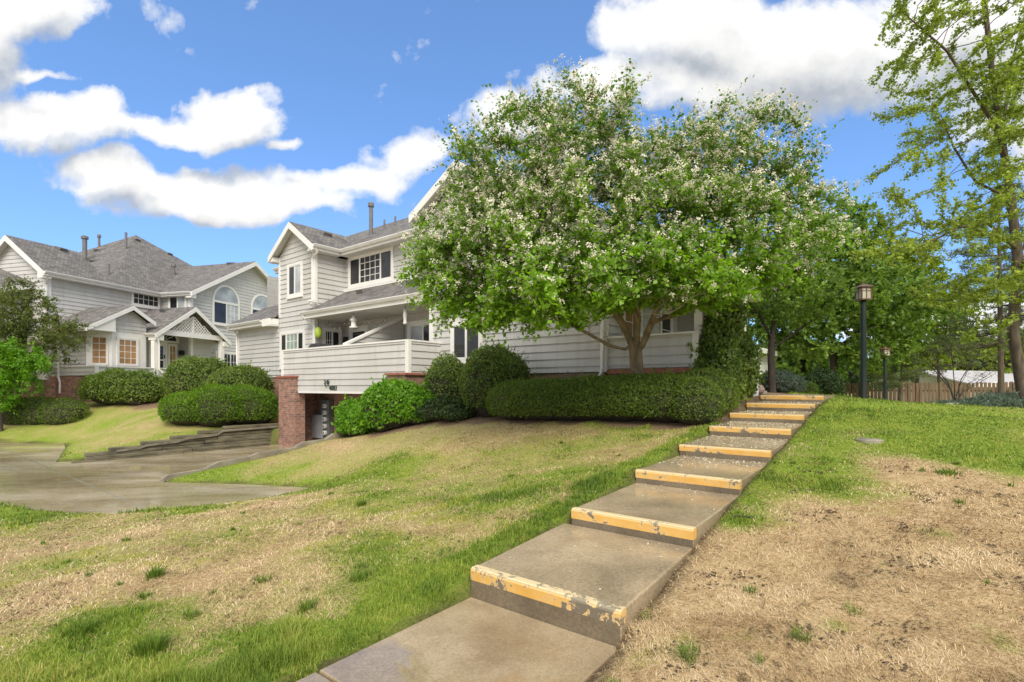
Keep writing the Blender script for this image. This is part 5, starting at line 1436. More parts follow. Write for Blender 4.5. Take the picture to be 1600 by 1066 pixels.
pS = on_ground(194, 632, 22.); shrub('spreading_shrub', 'broad mounded shrub below the bay window', 'shrub', [(pS.x-.5, pS.y, pS.z+.6, 1.25, .9, .78), (pS.x+.6, pS.y, pS.z+.55, 1.15, .9, .82), (pS.x, pS.y-.1, pS.z+.65, 1.2, .8, .82)], 15000, 'leaf_hedge', (.10, .045), 34, lump=.13, base=tuple(pS))
pS = on_ground(75, 642, 20.5); shrub('low_hedge', 'low dark clipped hedge under the reddish tree', 'hedge', [(pS.x-1.1, pS.y, pS.z+.3, .9, .7, .65), (pS.x-.3, pS.y, pS.z+.32, .9, .7, .66), (pS.x+.6, pS.y, pS.z+.3, .9, .7, .64)], 16000, 'leaf_hedge', (.06, .02), 35, lump=.04, shell=(.88, 1.03), base=tuple(pS))
# around the top of the steps
pS = on_ground(1218, 612, 16.5); shrub('loose_shrub', 'loose pale green bush beyond the top step', 'shrub', [(pS.x, pS.y, pS.z+.25, .7, .6, .42), (pS.x-.3, pS.y-.2, pS.z+.3, .5, .45, .4)], 4500, 'leaf_blue', (.08, .03), 36, lump=.2, base=tuple(pS))
pS = on_ground(1258, 612, 18.5); shrub('ball_shrub', 'small ball shaped clipped bush beyond the top step', 'shrub', [(pS.x, pS.y, pS.z+.2, .42, .42, .34)], 3000, 'leaf_hedge', (.05, .025), 37, lump=.04, base=tuple(pS))
pS = on_ground(1285, 612, 21.); shrub('dark_shrub', 'dark shrub at the end of the path behind the ball bush', 'shrub', [(pS.x, pS.y, pS.z+.5, .75, .7, .7)], 4500, 'leaf_dark', (.09, .05), 38, lump=.15, base=tuple(pS))
# right side bed
pJ = on_ground(1535, 634, 12.8)
shrub('spreading_juniper', 'flat spreading blue green juniper at the edge of the lawn by the white rock', 'shrub', [(pJ.x-.35, pJ.y, pJ.z+.03, .75, .45, .16), (pJ.x+.5, pJ.y+.15, pJ.z+.06, .75, .5, .2), (pJ.x+1.4, pJ.y+.4, pJ.z+.08, .8, .6, .24)], 9000, 'leaf_blue', (.11, .022), 39, lump=.3, core=.6, shell=(.6, 1.15), outward=2., base=tuple(pJ))

def bare_shrub():
    rng = np.random.default_rng(41)
    b = on_ground(1492, 628, 13.2)
    tr = [[b, b+Vector((0, 0, .12))]]
    for i in range(9):
        a = rng.random()*6.28; k = .25+.5*rng.random(); h = .8+.9*rng.random()
        tr.append([b+Vector((0, 0, .1)), b+Vector((k*.3*math.cos(a), k*.3*math.sin(a), h*.45)), b+Vector((k*math.cos(a)*1.3, k*math.sin(a)*1.3, h))])
    rt = root('bare_shrub', b, 'thin many stemmed shrub with small reddish leaves beside the white rock', 'shrub')
    att = ell_points(240, [(b.x, b.y, b.z+1.1, .95, .7, .75)], rng, .2)
    pos, par = grow(tr, att, .12, 1.2, .2, 40, rng)
    o, rad, kids = skeleton_mesh('stems_or_core', 'bark_dark', rt, pos, par, .035, .004, 5)
    c, d, ti, tw = sprays(pos, par, rad, rng, .007, 1, .14, 4)
    leaves('foliage', 'leaf_red', rt, c, d, unit(rng.normal(size=c.shape)), .035, .022, rng)
bare_shrub()

# ------------------------------------------------------------------ other trees
def up_trunk(px, py, Y, pts): 
    b = on_ground(px, py, Y); b.z -= .1
    return [b]+[P(x, y, yy) for x, y, yy in pts]
t = up_trunk(1603, 632, 13.0, [(1597, 612, 13.), (1583, 520, 13.), (1590, 400, 13.), (1578, 300, 13.), (1553, 140, 13.), (1538, 0, 13.), (1530, -160, 13.)])
lim = [[P(1588, 390, 13.), P(1545, 350, 12.4), P(1500, 355, 11.9), P(1440, 385, 11.5)],
       [P(1590, 395, 13.), P(1550, 372, 13.6), P(1500, 370, 14.)],
       [P(1580, 310, 13.), P(1525, 285, 12.7), P(1490, 230, 12.5), P(1470, 180, 12.4)],
       [P(1578, 260, 13.), P(1550, 190, 12.6), P(1480, 80, 12.), P(1400, 10, 11.6)],
       [P(1565, 220, 13.), P(1580, 100, 13.3), P(1620, -40, 13.5)],
       [P(1585, 440, 13.), P(1540, 455, 12.5), P(1480, 470, 12.)],
       [P(1590, 400, 13.), P(1640, 330, 12.6), P(1700, 250, 12.4)],
       [P(1586, 500, 13.), P(1560, 525, 12.4), P(1510, 530, 12.)]]
leafy_tree('maple_tree', 'tall sparse tree with fresh yellow green leaves at the right edge of the lawn', 'tree', [t]+lim,
           [E(1530, 90, 12.4, 2.5, 2.2, 2.6), E(1480, 300, 12.2, 1.85, 1.7, 1.7), E(1420, 370, 11.6, 1.25, 1.0, .85), E(1555, 430, 12.0, 1.9, 1.7, 1.0), E(1640, 250, 12.8, 2., 2., 3.), E(1460, 40, 11.8, 1.3, 1.2, 1.6), E(1560, -150, 12.6, 2.4, 2.2, 2.), E(1530, 500, 12.0, 1.1, 1., .5), E(1370, 400, 11.4, .7, .7, .45)],
           1500, 'leaf_maple', 'bark', .12, leaf=(.07, .052), per=6, twig=.21, nleaf=9, rmax=.0085, step=.2, infl=4.0, kill=.42, seed=51, up=.1, hollow=.3)
t = up_trunk(1207, 606, 15.2, [(1205, 560, 15.2), (1206, 530, 15.2), (1212, 480, 15.2), (1220, 430, 15.2)])
leafy_tree('leafy_tree', 'small leafy tree at the top of the steps, before the white walled house', 'tree', [t, [P(1206, 545, 15.2), P(1235, 525, 15.), P(1270, 500, 14.8)], [P(1206, 530, 15.2), P(1185, 490, 14.8), P(1160, 460, 14.5)]],
           [E(1215, 450, 15.2, 1.75, 1.6, 1.15), E(1265, 470, 15., 1.1, 1.2, .8), E(1165, 470, 14.6, .8, .9, .7), E(1230, 400, 15.4, 1.1, 1.2, .9)], 800, 'leaf_wood', 'bark_dark', .11, leaf=(.105, .072), per=6, twig=.34, nleaf=8, rmax=.02, step=.24, infl=2.5, kill=.42, seed=52)
t = up_trunk(1303, 614, 27., [(1303, 575, 27.), (1300, 540, 27.), (1310, 470, 27.), (1315, 400, 27.)])
leafy_tree('leafy_tree', 'broad leafy tree behind the nearer lamp post', 'tree', [t, [P(1300, 550, 27.), P(1340, 520, 26.5), P(1400, 500, 26.4)], [P(1301, 545, 27.), P(1265, 515, 26.6), P(1230, 490, 26.4)]],
           [E(1310, 460, 27., 3.6, 3.0, 3.0), E(1400, 490, 27., 2.4, 2.4, 2.4), E(1295, 370, 27.2, 2.5, 2.6, 2.0), E(1235, 470, 26.6, 1.9, 2.2, 2.3), E(1355, 550, 26.4, 2.3, 1.8, 1.0), E(1265, 545, 26.4, 1.6, 1.6, .9)], 1700, 'leaf_wood', 'bark_dark', .2, leaf=(.19, .13), per=7, twig=.6, nleaf=8, rmax=.034, step=.4, infl=4., kill=.62, seed=53)
t = up_trunk(1432, 616, 33., [(1430, 560, 33.), (1425, 480, 33.), (1420, 400, 33.)])
leafy_tree('leafy_tree', 'yellow green leafy tree behind the farther lamp post', 'tree', [t, [P(1430, 560, 33.), P(1470, 530, 32.5), P(1490, 500, 32.)], [P(1430, 550, 33.), P(1390, 520, 32.5)]],
           [E(1405, 470, 33., 3.4, 3., 3.9), E(1345, 430, 33.2, 3., 2.8, 3.6), E(1440, 545, 32.5, 2.0, 2., 1.6), E(1375, 560, 32.4, 2.4, 2.2, 1.5), E(1470, 480, 32.5, 2.2, 2.2, 2.4)], 1700, 'leaf_yellowgreen', 'bark_dark', .2, leaf=(.22, .15), per=7, twig=.7, nleaf=8, rmax=.04, step=.48, infl=4.5, kill=.78, seed=54)
for n_, (px, Y, w, h, lab, mt) in enumerate([(1110, 52., 6., 5., 'rounded far tree left of the others, beyond the path', 'leaf_wood'), (1290, 55., 8., 5.5, 'rounded far tree showing beneath the broad leafy tree', 'leaf_dark'),
        (1500, 58., 7., 4., 'low far tree between the pines and the cream house', 'leaf_yellowgreen'), (1620, 60., 8., 4.5, 'far tree behind the cream house roof', 'leaf_wood'), (1400, 62., 8., 5., 'far tree behind the young pine', 'leaf_wood'), (1560, 48., 9., 6.5, 'tall far tree showing through the boughs of the largest pine', 'leaf_yellowgreen'), (1228, 40., 6., 5., 'rounded far tree closing the gap beyond the top step', 'leaf_wood'), (1470, 50., 7., 5.5, 'far tree between the fence and the largest pine', 'leaf_yellowgreen')]):
    q = P(px, 605, Y); z0 = float(gz(q.x, q.y))
    shrub('far_tree', lab, 'tree', [(q.x, q.y, z0+h*.55, w*.5, w*.45, h*.5), (q.x-w*.25, q.y, z0+h*.45, w*.35, w*.35, h*.42), (q.x+w*.28, q.y, z0+h*.42, w*.35, w*.35, h*.42)], 5000, mt, (.42, .28), 80+n_, 'far trees beyond the fence', lump=.25, lscale=.5, core=.6, shell=(.6, 1.15), base=(q.x, q.y, z0))
t = up_trunk(1150, 606, 27., [(1150, 560, 27.), (1155, 480, 27.)])
leafy_tree('leafy_tree', 'dark green tree behind the porch roof of the house', 'tree', [t], [E(1150, 470, 27., 2.4, 2.2, 2.6), E(1230, 500, 28., 2., 2., 2.)], 700, 'leaf_wood', 'bark_dark', .15, leaf=(.16, .11), per=7, twig=.5, nleaf=8, rmax=.03, step=.36, infl=3., kill=.6, seed=55)

def conifer(label, px, py, Y, ptop, levels, rad, seed, lean=0., nn=60, start=.3, group='pines behind the lawn'):
    rng = np.random.default_rng(seed)
    b = on_ground(px, py, Y); top = P(ptop[0], ptop[1], Y); h = top.z-b.z
    rt = root('pine_tree', b, label, 'tree', group)
    mb = MB(); mb.tube([b-Vector((0, 0, .2)), b.lerp(top, .4), b.lerp(top, .75), top], [.10, .08, .05, .015], 8)
    C_, D_ = [], []
    for k in range(levels):
        f = start+(1-start)*k/levels; r = rad*(1-f)**.75*(.75+.5*rng.random())+.15
        for j in range(int(5+2*rng.random())):
            a = rng.random()*6.28; o = b.lerp(top, f+.02*rng.random())
            e = o+Vector((math.cos(a)*r, math.sin(a)*r, r*(.12-.28*(1-f)+.2*rng.random())))
            mid = o.lerp(e, .5)+Vector((0, 0, -.05*r))
            mb.tube([o, mid, e], [.035*(1-f)+.012, .02*(1-f)+.008, .006], 4, cap=False)
            m = max(6, int(nn*r/rad))
            tt = .25+.8*rng.random(m)**.7
            q = np.array(o)[None]*(1-tt[:, None])+np.array(e)[None]*tt[:, None]+rng.normal(size=(m, 3))*.13*r*np.array([1, 1, .55])
            C_.append(q)
    C_ = np.concatenate(C_); k = 16
    c = np.repeat(C_, k, 0); d = unit(rng.normal(size=c.shape)+np.array([0, 0, .5])); c = c+d*.07
    mb.build('trunk', 'bark', rt)
    leaves('crown', 'leaf_pine', rt, c, d, rand_dir(len(c), rng), .17, .02, rng, np.clip(np.repeat(rng.random(len(C_)), k)*.6+rng.random(len(c))*.4, 0, 1))
    return rt
conifer('grey green pine behind the tall sparse tree, the largest of the pines', 1565, 622, 19., (1560, 290), 13, 2.6, 61, nn=46)
conifer('grey green pine standing behind the fence to the left of the largest pine', 1470, 622, 33., (1458, 395), 12, 2.6, 62, nn=34)
conifer('young pine with low boughs in front of the picket fence', 1405, 622, 27., (1410, 520), 8, 1.7, 63, nn=22, start=.35)

# left edge
t = up_trunk(28, 630, 22., [(28, 600, 22.), (35, 560, 21.6), (45, 500, 21.)])
leafy_tree('crabapple_tree', 'dark green tree with reddish leaf tips at the left corner of the hipped house', 'tree', [t, [P(32, 590, 21.8), P(70, 540, 21.2), P(105, 510, 21)], [P(30, 590, 21.8), P(0, 540, 21.)]],
           [E(30, 495, 21., 1.65, 1.2, 1.6), E(98, 520, 20.8, 1.0, 1.0, .95), E(-30, 500, 21, 1.7, 1.4, 1.7), E(45, 560, 20.8, 1.7, 1.0, .9)], 1100, 'leaf_crab', 'bark_dark', .09, leaf=(.10, .055), per=6, twig=.36, nleaf=8, rmax=.016, step=.22, infl=2.5, kill=.38, seed=71, hollow=.2)
t = up_trunk(2, 645, 19.6, [(2, 610, 19.6), (6, 570, 19.6), (10, 545, 19.6)])
leafy_tree('small_tree', 'low bright green leafy tree at the left edge of the picture', 'tree', [t, [P(4, 600, 19.6), P(35, 570, 19.4), P(55, 560, 19.3)]],
           [E(8, 562, 19.5, 1.3, 1., .85), E(45, 570, 19.3, .75, .7, .6), E(-40, 570, 19.6, 1.2, 1., .9), E(15, 600, 19.4, 1.2, .8, .4), E(5, 622, 19.4, .9, .7, .4)], 850, 'leaf_bright', 'bark_dark', .06, leaf=(.105, .06), per=6, twig=.3, nleaf=8, rmax=.016, step=.18, infl=2., kill=.3, seed=72, hollow=.2)

# ------------------------------------------------------------------ lamp posts, fence, far house, rocks
def lamp_post(loc, h):
    rt = root('lamp_post', loc, 'black lamp post with bronze lantern, the nearer and taller looking of the two', 'lamp post', 'lamp posts along the lawn')
    F = lambda u, v, z: Vector(loc)+Vector((u, v, z))
    mb = MB(); mb.lathe(Vector(loc), [(.10, -.1), (.10, .05), (.082, .09), (.078, h*.5), (.07, h-.02), (.06, h)], 14); mb.build('pole', 'black_metal', rt, smooth=True)
    z = h
    mb = MB()
    mb.box(F, -.15, .15, -.15, .15, z, z+.035); mb.box(F, -.155, .155, -.155, .155, z+.335, z+.36)
    for sx in (-1, 1):
        for sy in (-1, 1): mb.box(F, sx*.135-.014, sx*.135+.014, sy*.135-.014, sy*.135+.014, z+.035, z+.335)
    for s in (-1, 1):
        mb.box(F, -.008, .008, s*.142-.006, s*.142+.006, z+.035, z+.335); mb.box(F, s*.142-.006, s*.142+.006, -.008, .008, z+.035, z+.335)
        mb.box(F, -.12, .12, s*.142-.005, s*.142+.005, z+.25, z+.262); mb.box(F, s*.142-.005, s*.142+.005, -.12, .12, z+.25, z+.262)
    fr = mb.build('lantern', 'bronze', rt)
    mb = MB(); mb.box(F, -.128, .128, -.128, .128, z+.036, z+.334); mb.build('glass', 'lantern_glass', fr)
    mb = MB(); mb.box8([F(-.2, -.2, z+.362), F(.2, -.2, z+.362), F(.2, .2, z+.362), F(-.2, .2, z+.362), F(-.05, -.05, z+.46), F(.05, -.05, z+.46), F(.05, .05, z+.46), F(-.05, .05, z+.46)])
    mb.lathe(F(0, 0, z+.46), [(.03, 0), (.02, .03), (.03, .05), (.0, .08)], 10); mb.build('lantern_roof', 'bronze', rt)
    return rt
l1 = on_ground(1349, 620, 14.6); lp = lamp_post(tuple(l1), (620-466)/800*14.6)
l2 = on_ground(1383, 618, 25.0)
c = lp.copy(); C.objects.link(c); c.location = l2; c['label'] = 'black lamp post with bronze lantern, the farther and smaller looking of the two'; 
for ch in list(lp.children):
    k = ch.copy(); C.objects.link(k); k.parent = c
    for g in list(ch.children):
        q = g.copy(); C.objects.link(q); q.parent = k
c.scale = (1, 1, .96)

def build_fence():
    p0 = Vector((15.5, 31., 0)); p1 = Vector((31, 26.5, 0))
    rt = root('picket_fence', (p0.x, p0.y, float(gz(p0.x, p0.y))), 'brown wooden picket fence along the far side of the lawn', 'fence')
    d = (p1-p0); Ln = d.length; d = d/Ln; nrm = Vector((d.y, -d.x, 0))
    mb = MB(); x = 0.; rng = random.Random(5)
    while x < Ln:
        q = p0+d*x; z0 = float(gz(q.x, q.y))-.05; top = 1.86+rng.uniform(-.02, .02)+.0*x
        w = .14; o = nrm*rng.uniform(-.006, .006)
        a, b_ = q+o, q+d*w+o; t = nrm*.02
        V = lambda p, z: Vector((p.x, p.y, z))
        mb.slab([V(a, z0), V(b_, z0), V(b_, top-.05), V(a.lerp(b_, .75), top), V(a.lerp(b_, .25), top), V(a, top-.05)], t)
        x += w+.045
    mb.build('pickets', 'fence_wood', rt)
    mb = MB()
    for zz in (.55, 1.35):
        q0 = p0-nrm*.03; q1 = p1-nrm*.03
        mb.board(Vector((q0.x, q0.y, zz+.09)), Vector((q1.x, q1.y, zz+.09)), -nrm, .09, .04)
    mb.build('rail', 'fence_wood', rt)
    k = 0.
    while k < Ln:
        q = p0+d*k-nrm*.08; mb = MB(); mb.box(lambda u, v, z: Vector((q.x+u, q.y+v, z)), -.05, .05, -.05, .05, float(gz(q.x, q.y))-.1, 1.9); mb.build('post', 'fence_wood', rt); k += 2.4
build_fence()
def far_house(label, px0, px1, ytop, Y, wallz, roofz, depth=7., wallmat='far_wall'):
    a, b = P(px0, 605, Y), P(px1, 605, Y+4)
    rt = root('far_house', (a.x, a.y, 0), label, 'house')
    d = (b-a); d.z = 0; n = Vector((-d.y, d.x, 0)).normalized()*depth
    V = lambda p, z: Vector((p.x, p.y, z))
    mb = MB(); W = lambda s, z, o: V(a, z)+d*s-n.normalized()*o
    siding(mb, W, [(0, -.3), (1, -.3), (1, wallz), (0, wallz)], h=.2); mb.face([V(a, -.3), V(a+n, -.3), V(a+n, wallz), V(a, wallz)]); mb.face([V(b, -.3), V(b+n, -.3), V(b+n, wallz), V(b, wallz)]); mb.face([V(a+n, -.3), V(b+n, -.3), V(b+n, wallz), V(a+n, wallz)])
    mb.face([V(a, wallz), V(a+n, wallz), V(a+n*.5, roofz-.12)]); mb.face([V(b, wallz), V(b+n, wallz), V(b+n*.5, roofz-.12)])
    mb.build('wall', wallmat, rt)
    o = d.normalized()*.4; f = n.normalized()*.4
    mb = MB(); mb.slab([V(a-o-f, wallz-.1), V(b+o-f, wallz-.1), V(b+o+n*.5, roofz), V(a-o+n*.5, roofz)], (0, 0, -.1)); mb.slab([V(a-o+n*.5, roofz), V(b+o+n*.5, roofz), V(b+o+n+f, wallz-.1), V(a-o+n+f, wallz-.1)], (0, 0, -.1)); mb.build('roof', 'far_roof', rt)
    mb = MB(); mb.board(V(a-o-f, wallz-.1), V(b+o-f, wallz-.1), -n, .25, .04); mb.build('fascia', 'trim', rt)
    for s in (.25, .6):
        window(rt, lambda q, z, oo: V(a, z)+d.normalized()*q-n.normalized()*oo, d.length*s, d.length*s+1.4, .8, 2.0, [(0, .5, 1, 1, 'dark_glass'), (.5, 1, 1, 1, 'dark_glass')])
far_house('cream house with a pale roof beyond the picket fence', 1512, 1650, 575, 38., 1.95, 3.0)
far_house('white walled house glimpsed behind the slim trunk at the top of the steps', 1165, 1205, 520, 24., 3.6, 4.7, wallmat='trim')

def rock(name, label, loc, s, mat, seed, group=None):
    rng = np.random.default_rng(seed)
    import bmesh
    bm = bmesh.new(); bmesh.ops.create_icosphere(bm, subdivisions=3, radius=1.)
    k = rng.normal(size=(5, 3))*1.4
    for v in bm.verts:
        p = np.array(v.co); f = 1+.16*sum(math.sin(k[i]@p*1.3+i) for i in range(5))/2; 
        v.co = Vector((p[0]*s[0]*f, p[1]*s[1]*f, p[2]*s[2]*f))
    me = bpy.data.meshes.new(name); bm.to_mesh(me); bm.free(); me.materials.append(M[mat])
    o = bpy.data.objects.new(name, me); link(o); o.location = loc; ORG[o.name] = Vector(loc)
    tag(o, label, 'rock', group); return o
rp = on_ground(1487, 631, 12.6); rock('flat_rock', 'flat white rock at the edge of the lawn beside the thin reddish shrub', rp+Vector((0, 0, .03)), (.30, .16, .08), 'white_rock', 1)
rng_ = np.random.default_rng(77)
for i in range(26):
    a = 2.85+rng_.random()*.35; b = 10.9+rng_.random()*1.7
    x, y = AB(a, b); s = .05+.07*rng_.random()
    rock('stone', 'reddish stone in the rock bed beside the top steps', (x, y, float(gz(x, y))+s*.3), (s, s*.8, s*.65), 'rock', 100+i, 'stones beside the top steps')
x, y = AB(2.85, 12.5); rock('boulder', 'reddish boulder lying left of the topmost step', (x, y, float(gz(x, y))+.12), (.22, .2, .19), 'rock', 200)
q = on_ground(1357, 689, 6.9)
rt = root('valve_cover', q, 'round concrete valve cover flush with the lawn right of the steps', 'valve cover')
mb = MB(); mb.lathe(q, [(.17, -.1), (.17, .012), (.155, .022)], 24); mb.build('ring', 'curb', rt); mb = MB(); mb.lathe(q, [(.11, .0), (.11, .027), (.1, .03)], 20); mb.build('lid', 'curb', rt)

# ------------------------------------------------------------------ grass
def build_grass():
    rng = np.random.default_rng(91)
    X, Y = [], []
    def ring(n, r0, r1):
        r = np.sqrt(r0*r0+(r1*r1-r0*r0)*rng.random(n)); t = (rng.random(n)-.5)*2*R(54)
        X.append(r*np.sin(t)); Y.append(r*np.cos(t))
    for n, r0, r1 in GRASS_RINGS: ring(n, r0, r1)
    x = np.concatenate(X); y = np.concatenate(Y); dist = np.hypot(x, y)
    a, b = to_ab(x, y)
    sdw = np.maximum(np.maximum(a-ALb(b), AR-a), np.maximum(b-14.2, -6-b))
    sdd = poly_sd(x, y, DRIVE)
    g, m, s = masks(x, y)
    house = ((a > 3.3) & (b > 9.0) & (a < 24) & ~((a > 17.9) & (b < 10.3))) | ((x < -12) & (a > 27.2) & (b > 6.3))
    ok = (sdw > .03) & (sdd > .02) & (m < .5) & ~house
    # curb and walls
    ok &= ~((a > 12.8) & (a < 13.05) & (b > 4.0) & (b < 6.5))
    x, y, dist, a, b, g, s, sdw, sdd = (q[ok] for q in (x, y, dist, a, b, g, s, sdw, sdd))
    z = gz(x, y)
    fine = fbm(x*3.3, y*3.3+2, 3); fine2 = fbm(x*9, y*9+2, 2)
    pg = np.clip((g-.30)*1.9+(fine-.5)*1.7+(fine2-.5)*.6, 0.03, 1)*np.where(g < .12, .35, 1)
    green = rng.random(len(x)) < pg
    wscale = np.clip(dist/3.2, .75, 5)
    def emit(sel, name, mat, L0, L1, lean0, lean1, wid, hs=None):
        n = int(sel.sum()); p = np.c_[x[sel], y[sel], z[sel]-.004]
        az = rng.random(n)*6.28 if hs is not None else fbm(x[sel]*1.7, y[sel]*1.7+8, 3)*14+rng.normal(size=n)*1.25
        ln = L0+(L1-L0)*rng.random(n)**(1. if hs is not None else 2.2)
        if hs is not None: ln = ln*hs[sel]
        lean = lean0+(lean1-lean0)*rng.random(n)
        h = np.c_[np.cos(az), np.sin(az), np.zeros(n)]
        az2 = az+1.57+(rng.random(n)-.5); w = np.c_[np.cos(az2), np.sin(az2), np.zeros(n)]*(wid*wscale[sel]*(.6+.8*rng.random(n)))[:, None]*.5
        up = np.array([[0, 0, 1.]])
        mid = p+h*(ln*.5*np.sin(lean*.6))[:, None]+up*(ln*.5*np.cos(lean*.6))[:, None]
        tip = mid+h*(ln*.55*np.sin(np.minimum(lean*1.35, 1.62)))[:, None]+up*(ln*.55*np.cos(np.minimum(lean*1.35, 1.62)))[:, None]
        v = np.stack([p-w, p+w, mid+w*.75, mid-w*.75, tip], 1).reshape(-1, 3)
        i = np.arange(n)[:, None]*5
        f = np.concatenate([i+np.array([[0, 1, 2]]), i+np.array([[0, 2, 3]]), i+np.array([[3, 2, 4]])])
        return v, f, n
    def tufts(spots):
        vs, fs, rs, o = [], [], [], 0
        for tx, ty, rad, hh, k in spots:
            px_ = tx+rng.normal(size=k)*rad*.5; py_ = ty+rng.normal(size=k)*rad*.5
            p = np.c_[px_, py_, gz(px_, py_)-.004]
            out_ = unit(np.c_[px_-tx, py_-ty, np.zeros(k)]+rng.normal(size=(k, 3))*rad*.35*np.array([1, 1, 0]))
            ln = hh*(.5+.7*rng.random(k)); lean = .1+.9*rng.random(k)
            w = unit(np.c_[-out_[:, 1], out_[:, 0], np.zeros(k)])*(.0024*np.clip(math.hypot(tx, ty)/3.2, .8, 3))
            up = np.array([[0, 0, 1.]])
            mid = p+out_*(ln*.5*np.sin(lean*.6))[:, None]+up*(ln*.55*np.cos(lean*.6))[:, None]
            tip = mid+out_*(ln*.5*np.sin(lean*1.3))[:, None]+up*(ln*.5*np.cos(lean*1.3))[:, None]
            v = np.stack([p-w, p+w, mid+w*.75, mid-w*.75, tip], 1).reshape(-1, 3); i = o+np.arange(k)[:, None]*5
            vs.append(v); fs.append(np.concatenate([i+np.array([[0, 1, 2]]), i+np.array([[0, 2, 3]]), i+np.array([[3, 2, 4]])])); rs.append(np.tile(rng.random(k)*.5, 3)); o += len(v)
        return np.concatenate(vs), np.concatenate(fs), np.concatenate(rs)
    def out(name, mat, v, f, rn, label, cat):
        o = np_mesh(name, v, f, mat, None, {'rnd': rn if len(rn) == len(f) else np.tile(rn, 3)}); tag(o, label, cat, kind='stuff'); return o
    tall = np.clip(.45+1.3*(g-.4), .4, 1.15)*np.where((a < AR) & (b > 5), .6, 1.)*np.where(a > 13, .65, 1.)*np.where((a > 3.4) & (b > 4), .7, 1)
    tall = tall*(.75+.5*fine2)*np.interp(sdw, [.03, .2], [.6, 1.])*(.7+.75*sstep(.5, .75, fbm(x*2.1+4, y*2.1, 3)))
    v, f, n = emit(green, '', '', .03, .085, .15, 1.1, .0045, tall)
    rn = np.clip(rng.random(n)*.6+(fine[green]-.5)*1.1+.16+.28*(g[green] < .55)+.25*np.where(a[green] > 18, 1, 0)+.16*np.where(a[green] < -1, 1, 0), 0, 1)
    sp = []
    for px, py, Y, rad, hh, k in [(242, 890, 4.5, .05, .11, 160), (236, 1003, 3.25, .10, .10, 420), (480, 945, 3.75, .07, .07, 160), (225, 920, 4.1, .05, .05, 80), (1480, 835, 5.3, .10, .06, 140), (1250, 1060, 2.9, .05, .06, 90), (1075, 1060, 2.85, .07, .07, 150), (1335, 1010, 3.1, .06, .04, 60),
                                  (130, 985, 3.5, .12, .08, 300), (300, 960, 3.7, .06, .06, 90), (560, 905, 4.2, .08, .07, 150), (410, 900, 4.3, .08, .05, 110), (900, 790, 5.6, .06, .07, 90), (1120, 812, 5.3, .10, .07, 220), (1085, 850, 4.8, .05, .06, 90), (565, 790, 6.6, .06, .09, 120), (1008, 985, 3.3, .04, .05, 60)]:
        q = P(px, py, Y); sp.append((q.x, q.y, rad, hh, k))
    for _ in range(70):
        tx, ty = rng.uniform(-6, 5), rng.uniform(2.2, 9.5); ta_, tb_ = to_ab(tx, ty)
        if ALb(tb_)+.1 < ta_ < 11 or -3 < ta_ < AR-.1:
            if float(poly_sd(np.array([tx]), np.array([ty]), DRIVE)[0]) > .2 and tb_ < 8.4: sp.append((tx, ty, rng.uniform(.02, .05), rng.uniform(.03, .06), int(rng.integers(18, 55))))
    v2, f2, r2 = tufts(sp); f = np.concatenate([f, f2+len(v)]); v = np.concatenate([v, v2])
    rn = np.concatenate([np.tile(rn, 3), r2])
    out('green_grass', 'grass_blade', v, f, rn, 'green grass growing in patches and along the walkway', 'grass')
    st = ~green
    v, f, n = emit(st, '', '', .014, .08, 1.38, 1.58, .0026)
    speck = sstep(.61, .68, fbm(x*24+1, y*24, 3)*.75+fbm(x*2+7, y*2, 2)*.25)
    rn = np.clip(.30+rng.random(n)*.6+(fine[st]-.5)*.7-.6*s[st]*rng.random(n)-.75*speck[st], 0, 1)
    out('dry_grass', 'straw_blade', v, f, rn, 'dry straw coloured dead grass lying flat on the lawn', 'grass')
GRASS_RINGS = [(210000, 1.2, 3.5), (190000, 3.5, 6.5), (150000, 6.5, 11), (110000, 11, 20), (50000, 20, 32)]
build_grass()

def build_petals():
    rng = np.random.default_rng(97); a, b = [], []
    for b0, b1, n in ((4.6, 5.7, 40), (6.3, 7.15, 420), (7.3, 8.5, 900), (8.65, 9.7, 900), (9.8, 10.9, 700), (11, 12.1, 300), (3.1, 4.2, 25)):
        a.append(AR+.03+(AL-AR-.06)*rng.random(n)); b.append(b0+(b1-b0)*(1-rng.random(n)**1.6))
    a = np.concatenate(a); b = np.concatenate(b); x = -CS*a+SN*b; y = SN*a+CS*b
    c = np.c_[x, y, tread_z(b)+.009]
    v, f = leaf_quads(c, unit(rng.normal(size=c.shape)*np.array([1, 1, .15])), unit(rng.normal(size=c.shape)*.25+np.array([0, 0, 1])), .022, .018)
    o = np_mesh('fallen_petals', v, f, 'blossom', None, {'rnd': rng.random(len(f))}); tag(o, 'small white petals scattered over the wet treads of the steps', 'petals', kind='stuff')
build_petals()

